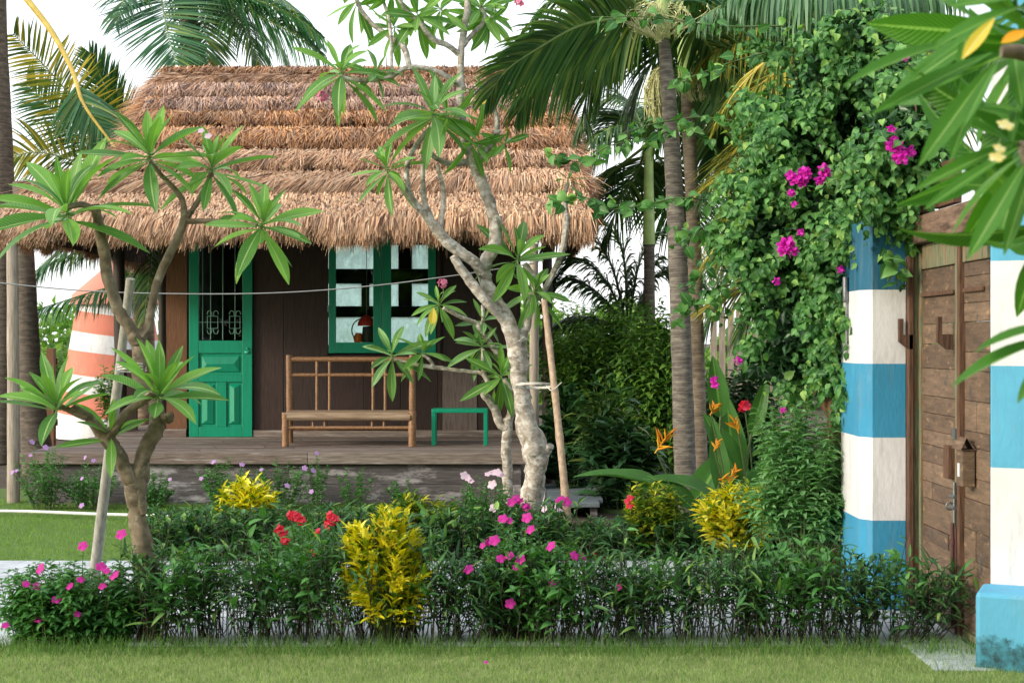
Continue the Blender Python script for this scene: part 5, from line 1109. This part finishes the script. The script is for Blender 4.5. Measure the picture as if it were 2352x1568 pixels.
plant('garden_shrub','yellow green shrub far behind the fence at the left','shrub',90,760,25,330,T_ovate,.16,'bush_l',110,36,None,low=.2,up=.4,spread0=.6,ellip=(1,.5))
plant('garden_shrub','green shrub behind the striped tower','shrub',330,800,22,240,T_ovate,.13,'bush',90,34,None,low=.05,up=.4,spread0=.6,ellip=(1,.5))
# distant growth
b=B(); n=26000; x=rng.uniform(-26,30,n); y=rng.uniform(33,37,n); z=rng.random(n)**.8*(2.0+.5*np.sin(x*.9)+.35*np.sin(x*2.3+1)); P=np.stack([x,y,z],1)
b.inst(T_cheap[0],frames(rng.normal(0,1,(n,3)),rng.normal(0,1,(n,3))),P,rng.uniform(.18,.4,n)); tag(b.build('distant_foliage',M['bush_l'],smooth=False),'hazy bright green growth far behind the garden','foliage',None,'stuff')

b=B(); n=9000; x=rng.uniform(-16,22,n); y=rng.uniform(-9,-5.5,n); z=rng.random(n)**.8*(6.5+.8*np.sin(x*.7)); P=np.stack([x,y,z],1)  # foliage out of view behind the camera, added to cut light from the front
b.inst(T_cheap[0],frames(rng.normal(0,1,(n,3)),rng.normal(0,1,(n,3))),P,rng.uniform(.6,1.1,n)); tag(b.build('unseen_tree_belt',M['bush'],smooth=False),'unseen belt of trees and shrubs added behind the camera to hold back front light','foliage',None,'stuff')

# ================================================================== BOUGAINVILLEA
bv=thing('bougainvillea','huge bougainvillea tumbling over the wall with magenta bracts left of the gate','climber',(2.05,9.6,0))
P=[];D=[];N=[];Sz=[];bs=B()
blobs=[(1950,190,9.4,150,150,1.2),(2060,260,8.85,70,200,1.2),(2110,330,8.3,45,110,.9),(1850,330,9.5,140,150,1.2),(1800,420,9.5,110,120,1),(1780,560,9.6,130,130,1.1),(1890,520,9.4,110,150,1.2),(1950,640,9.1,55,190,1.1),(1850,720,9.5,120,100,1.1),(1700,650,9.8,90,90,.5),(1800,830,9.8,110,60,.8),(1915,840,9.4,60,90,.8),(1740,330,10.2,110,110,.3),(1800,150,10.2,130,90,.5),(1955,1080,9.3,38,200,.6),(2040,400,8.95,60,130,1.2),(1620,560,10,60,150,.12),(1990,90,9.2,110,70,.8),(2015,425,8.42,70,75,1.6),(2040,330,8.4,60,80,1.2)]
IP=[]
for (x,y,Y,rx,ry,de) in blobs:
    c=V(x,y,Y); ax=np.array([rx*S(Y),.40 if Y>8.6 else .16,ry*S(Y)]); nt_=int(rx*ry/400*de)+2
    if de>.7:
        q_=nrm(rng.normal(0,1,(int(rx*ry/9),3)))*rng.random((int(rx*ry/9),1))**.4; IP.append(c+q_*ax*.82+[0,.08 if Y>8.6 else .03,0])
    for i in range(nt_):
        u=nrm(rng.normal(0,1,3)); u[1]=-abs(u[1]) if rng.random()<.78 else u[1]
        tc=c+u*ax*rng.uniform(.45,1.12)
        if math.sin(tc[0]*7.3+1)*math.sin(tc[2]*6.1+2)+.5*math.sin(tc[0]*13+tc[2]*11)<-.42: continue
        tr=rng.uniform(.09,.17); young=rng.random()<.25
        for q in range(rng.integers(5,9)):
            out=nrm(rng.normal(0,1,3)+u*[.8,1.2,.5]+[0,-.5,.25]); L=tr*rng.uniform(1.0,1.9); sp=[tc]; d=out.copy()
            for k in range(5): d=nrm(d+np.array([0,0,-.3])); sp.append(sp[-1]+d*L/5)
            if q==0: bs.tube(np.array(sp),np.linspace(.004,.002,6),3,False)
            nl=rng.integers(4,7)
            for j in range(nl):
                qq=(j+.7)/nl*4.9; k=int(qq); p=sp[k]*(1-(qq-k))+sp[k+1]*(qq-k); tg=nrm(sp[k+1]-sp[k]); sd=nrm(np.cross(tg,[0,0,1])+rng.normal(0,.3,3)); s_=1 if j%2 else -1
                dl=nrm(sd*s_*.9+tg*.5+np.array([0,-.2,-.45])+rng.normal(0,.35,3)); P.append(p+dl*.012); D.append(dl); N.append(nrm(out*.8+np.array([0,-.5,.7])+rng.normal(0,.4,3))); Sz.append(rng.uniform(.045,.092)*(1-.35*j/nl))
# long shoots reaching left
for pts in ([(1640,330),(1560,300),(1480,320),(1400,335),(1330,372),(1245,345)],[(1640,460),(1560,455),(1480,470),(1400,480),(1330,450),(1255,472)],[(1700,280),(1600,270),(1500,285),(1420,310)],[(1760,640),(1650,660),(1590,700),(1555,735)],[(1760,560),(1660,580),(1600,640),(1560,700)],[(1700,480),(1620,520),(1560,560)],[(1800,60),(1650,60),(1500,40),(1360,40)],[(1760,120),(1660,150),(1580,180),(1540,190)],[(1990,560),(2030,585),(2055,610),(2060,660)],[(2060,520),(2085,540),(2095,580)],[(2080,430),(2095,480),(2090,540)]):
    sp=spline([V(a,c,9.6-.0*k) if a<2020 else V(a,c,8.4) for k,(a,c) in enumerate(pts)],6); bs.tube(sp,np.linspace(.006,.003,len(sp)),4,False); nl=int(len(sp)*1.5)
    for j in range(nl):
        q=(j+.5)/nl*(len(sp)-1.01); k=int(q); p=sp[k]*(1-(q-k))+sp[k+1]*(q-k); s_=1 if j%2 else -1
        p=p+rng.normal(0,.022,3); P.append(p);D.append(nrm(np.array([s_*.7+rng.normal(0,.5),-.3+rng.normal(0,.4),-.4+rng.normal(0,.5)]))); N.append(nrm(np.array([0,-.8,.6])+rng.normal(0,.6,3))); Sz.append(rng.uniform(.05,.115))
b=B(); scatter(b,T_heart,np.array(P),np.array(D),np.array(N),np.array(Sz)); b.build('foliage',M['boug'],bv); tag(bs.build('stems',M['stem'],bv),kind='stuff')
IP=np.concatenate(IP); b=B(); b.inst(T_cheap[0],frames(rng.normal(0,1,IP.shape),rng.normal(0,1,IP.shape)),IP,rng.uniform(.07,.12,len(IP))); b.build('shade_dark_foliage',M['bush_k'],bv)  # dark leaf colour paints the shade inside the gaps
for pts,rr in (([(1965,1300,9.25),(1950,1150,9.3),(1930,1000,9.4),(1935,900,9.4),(1900,800,9.5),(1880,700,9.6)],[34,30,32,30,22,16]),([(1955,1310,9.2),(1975,1180,9.2),(1955,1040,9.3),(1975,960,9.3),(1960,850,9.4)],[18,16,17,15,12]),([(1930,1300,9.4),(1920,1150,9.5),(1945,1050,9.4),(1900,930,9.5),(1850,860,9.6)],[14,13,14,14,10]),([(1940,880,9.4),(1990,700,9.4),(2000,500,9.5),(1980,300,9.6)],[20,18,14,8])):
    sp=spline([V(*p) for p in pts],7); sp[0][2]=-.02; r_=np.interp(np.linspace(0,len(rr)-1,len(sp)),range(len(rr)),rr)*S(9.4); B().tube(sp,r_,14,True,.28).build('trunk',M['bougwood'],bv)
for i,(x,y,s_) in enumerate([(1842,408,1),(1828,418,1),(1850,400,1),(1815,405,.8),(1838,428,.9),(1892,392,.9),(1895,405,.8),(1878,420,.8),(1818,444,.6),(2050,330,1),(2062,345,1),(2070,362,1.1),(2090,350,.8),(2045,302,.7),(2130,225,.8),(1808,560,1.1),(1798,572,1),(1820,578,.9),(1838,535,.6),(1803,585,.9),(1783,647,.6),(1930,620,.6),(2013,418,.6),(1696,830,.6),(1640,872,.6),(1643,886,.6),(2078,132,.6),(1825,470,.5),(1800,945,.5)]):
    o=cluster('bou%d'%(i%3),'fl_bou',.04,.034,7,V(x,y,8.84 if x<2020 else 8.08),bv,'bract_cluster',3,.8); o.scale=(s_*.9,)*3
# slatted fence behind
fe=thing('bamboo_fence','weathered upright slat fence glimpsed between the bougainvillea and the palm trunks','fence',V(1680,784,14.3)*[1,1,0])
b=B()
for i in range(9): xx=2.0+i*.085; b.box((xx,14.3,0),(xx+.06,14.32,1.9+rng.uniform(-.06,.06)))
b.build('slats',M['post'],fe,False); B().box((2.0,14.322,.5),(2.74,14.36,.56)).build('rail',M['post'],fe,False); B().box((2.0,14.322,1.5),(2.74,14.36,1.56)).build('rail',M['post'],fe,False)

# ================================================================== STAKES, WIRE, HOSE, STEP
s1=thing('wooden_stake','grey wooden stake leaning towards the near frangipani at the left','stake',V(212,1412,8.5)*[1,1,0])
b=B(); p0=V(206,1412,8.5); p0[2]=-.02; p1=V(300,640,8.0); pts=spline([p0,(p0+p1)/2,p1],8); b.tube(pts,np.linspace(13.5,9.5,len(pts))*S(8.2),10,True,.04); b.build('pole',M['stake'],s1)
b=B(); 
for k in range(3): b.tube([V(270+66*(.5+.5*math.cos(a)),838+6*k+4*math.sin(a),7.9+.16*math.sin(a)) for a in np.linspace(0,6.28,17)],.004,5)
b.build('string_tie',M['white'],s1)
s2=thing('bamboo_stake','jointed bamboo stake leaning beside the lichened trunk and tied to it','stake',V(1311,1275,10.7)*[1,1,0])
p0=V(1312,1280,10.75); p0[2]=-.02; p1=V(1250,690,11.5); pts=spline([p0,V(1290,1050,10.95),V(1272,880,11.2),p1],8); rr=np.linspace(9.5,7.5,len(pts))*S(11); rr[::5]*=1.14
B().tube(pts,rr,10,True,.03).build('pole',M['bamboo'],s2)
b=B()
for k in range(2): b.tube([V(1228+44*math.cos(a),884+3*k+5*math.sin(a),11.5+.28*math.sin(a)) for a in np.linspace(0,6.28,21)],.005,5)
b.tube(spline([V(1255,886,11.2),V(1268,896,11.1),V(1290,878,11.2)],4),.004,5); b.build('string_tie',M['white'],s2)
wr=B().tube(spline([V(-40,646,13.6),V(200,668,13.6),V(430,675,13.6),V(650,672,13.6),V(860,656,13.6),V(1050,632,13.6),V(1226,605,14.0)],8),.0065,5).build('wire_line',M['wire']); tag(wr,'thin slack wire strung across the cabin front at door height','wire')
hs=B().tube(spline([[x,y,.05] for x,y in ((-6.2,13.05),(-4.6,13.0),(-3.6,12.75),(-2.6,12.6),(-1.7,12.45),(-1.2,12.5))],8),.015,8).build('garden_hose',M['hose']); tag(hs,'white hose lying across the back lawn','hose')
h2=B().tube(spline([V(1245,1165,12.6),V(1252,1140,12.6),V(1250,1122,12.6),V(1240,1118,12.6),V(1236,1150,12.8)],6),.014,8).build('coiled_pipe',M['steel']); tag(h2,'loop of grey pipe behind the foot of the lichened trunk','pipe')
stp=thing('wooden_step','low blue grey plank platform on the ground right of the cabin deck','platform',(.6,13.9,0))
b=B()
for i in range(5): b.box((.17,12.95+i*.34,.09),(.80+.05*i,12.95+i*.34+.33,.13+.004*(i%2)))
b.build('planks',plain('blue_grey_plank',(.13,.18,.2),.7,0,.2) if False else M['slab'],stp,False,.006); B().box((.2,13.0,-.02),(.26,14.6,.089)).box((.72,13.0,-.02),(.78,14.6,.089)).build('bearer',M['plinth'],stp,False)

ff=flower('vm','fl_mag',.024,(-.127,6.98,.028),(0,-.4,1),None,'fallen_flower'); ff.scale=(.45,)*3
tag(ff,'tiny fallen magenta flower lying alone on the front lawn','flower')
# ================================================================== FAR LEFT: tower, fence
tw=thing('striped_tower','tapered round tower painted in terracotta and white bands beyond the left end of the deck','tower',V(265,1000,24)*[1,1,0])
Yt=24; bands=[(1002,955,'p_white'),(955,905,'p_terra'),(905,865,'p_white'),(865,812,'p_terra'),(812,770,'p_white'),(770,724,'p_terra'),(724,682,'p_white')]
def trad(y): return np.interp(y,[640,1002],[.54,.99])
for i,(ya,yb_,m) in enumerate(bands):
    b=B(); c=V(265,784,Yt); seg=28; v=[]
    for yy in (ya,yb_):
        z=1.6-(yy-784)/F*Yt; r=trad(yy)
        for a in np.arange(seg)/seg*6.283:
            tilt=0 if (yy==1002) else .09*math.cos(a)
            v.append((c[0]+r*math.cos(a),c[1]+r*math.sin(a),max(-.02,z-tilt)))
    b.raw(v,[[j,(j+1)%seg,(j+1)%seg+seg,j+seg] for j in range(seg)]); b.build('painted_band',M[m],tw,True)
b=B(); c=V(265,784,Yt); zt=1.6-(680-784)/F*Yt
b.tube([[c[0],c[1],zt-.15],[c[0],c[1],zt+.02],[c[0],c[1],zt+.6]],[.74,.70,.04],24); b.build('roof',M['p_pink'],tw)
fc=thing('timber_fence','brown post and rail fence at the far left behind the porch post','fence',V(60,1000,21)*[1,1,0])
for x in (-30,12,115): B().box(V(x-8,800,21)*[1,1,0]+[0,0,-.02],V(x+8,800,21)*[1,1,0]+[0,.12,1.5]).build('fence_post',M['wall_o'],fc,False)
for z in (.35,.8,1.25): B().box((V(-120,784,21)[0],21.12,z),(V(125,784,21)[0],21.16,z+.1)).build('fence_rail',M['wall_o'],fc,False)
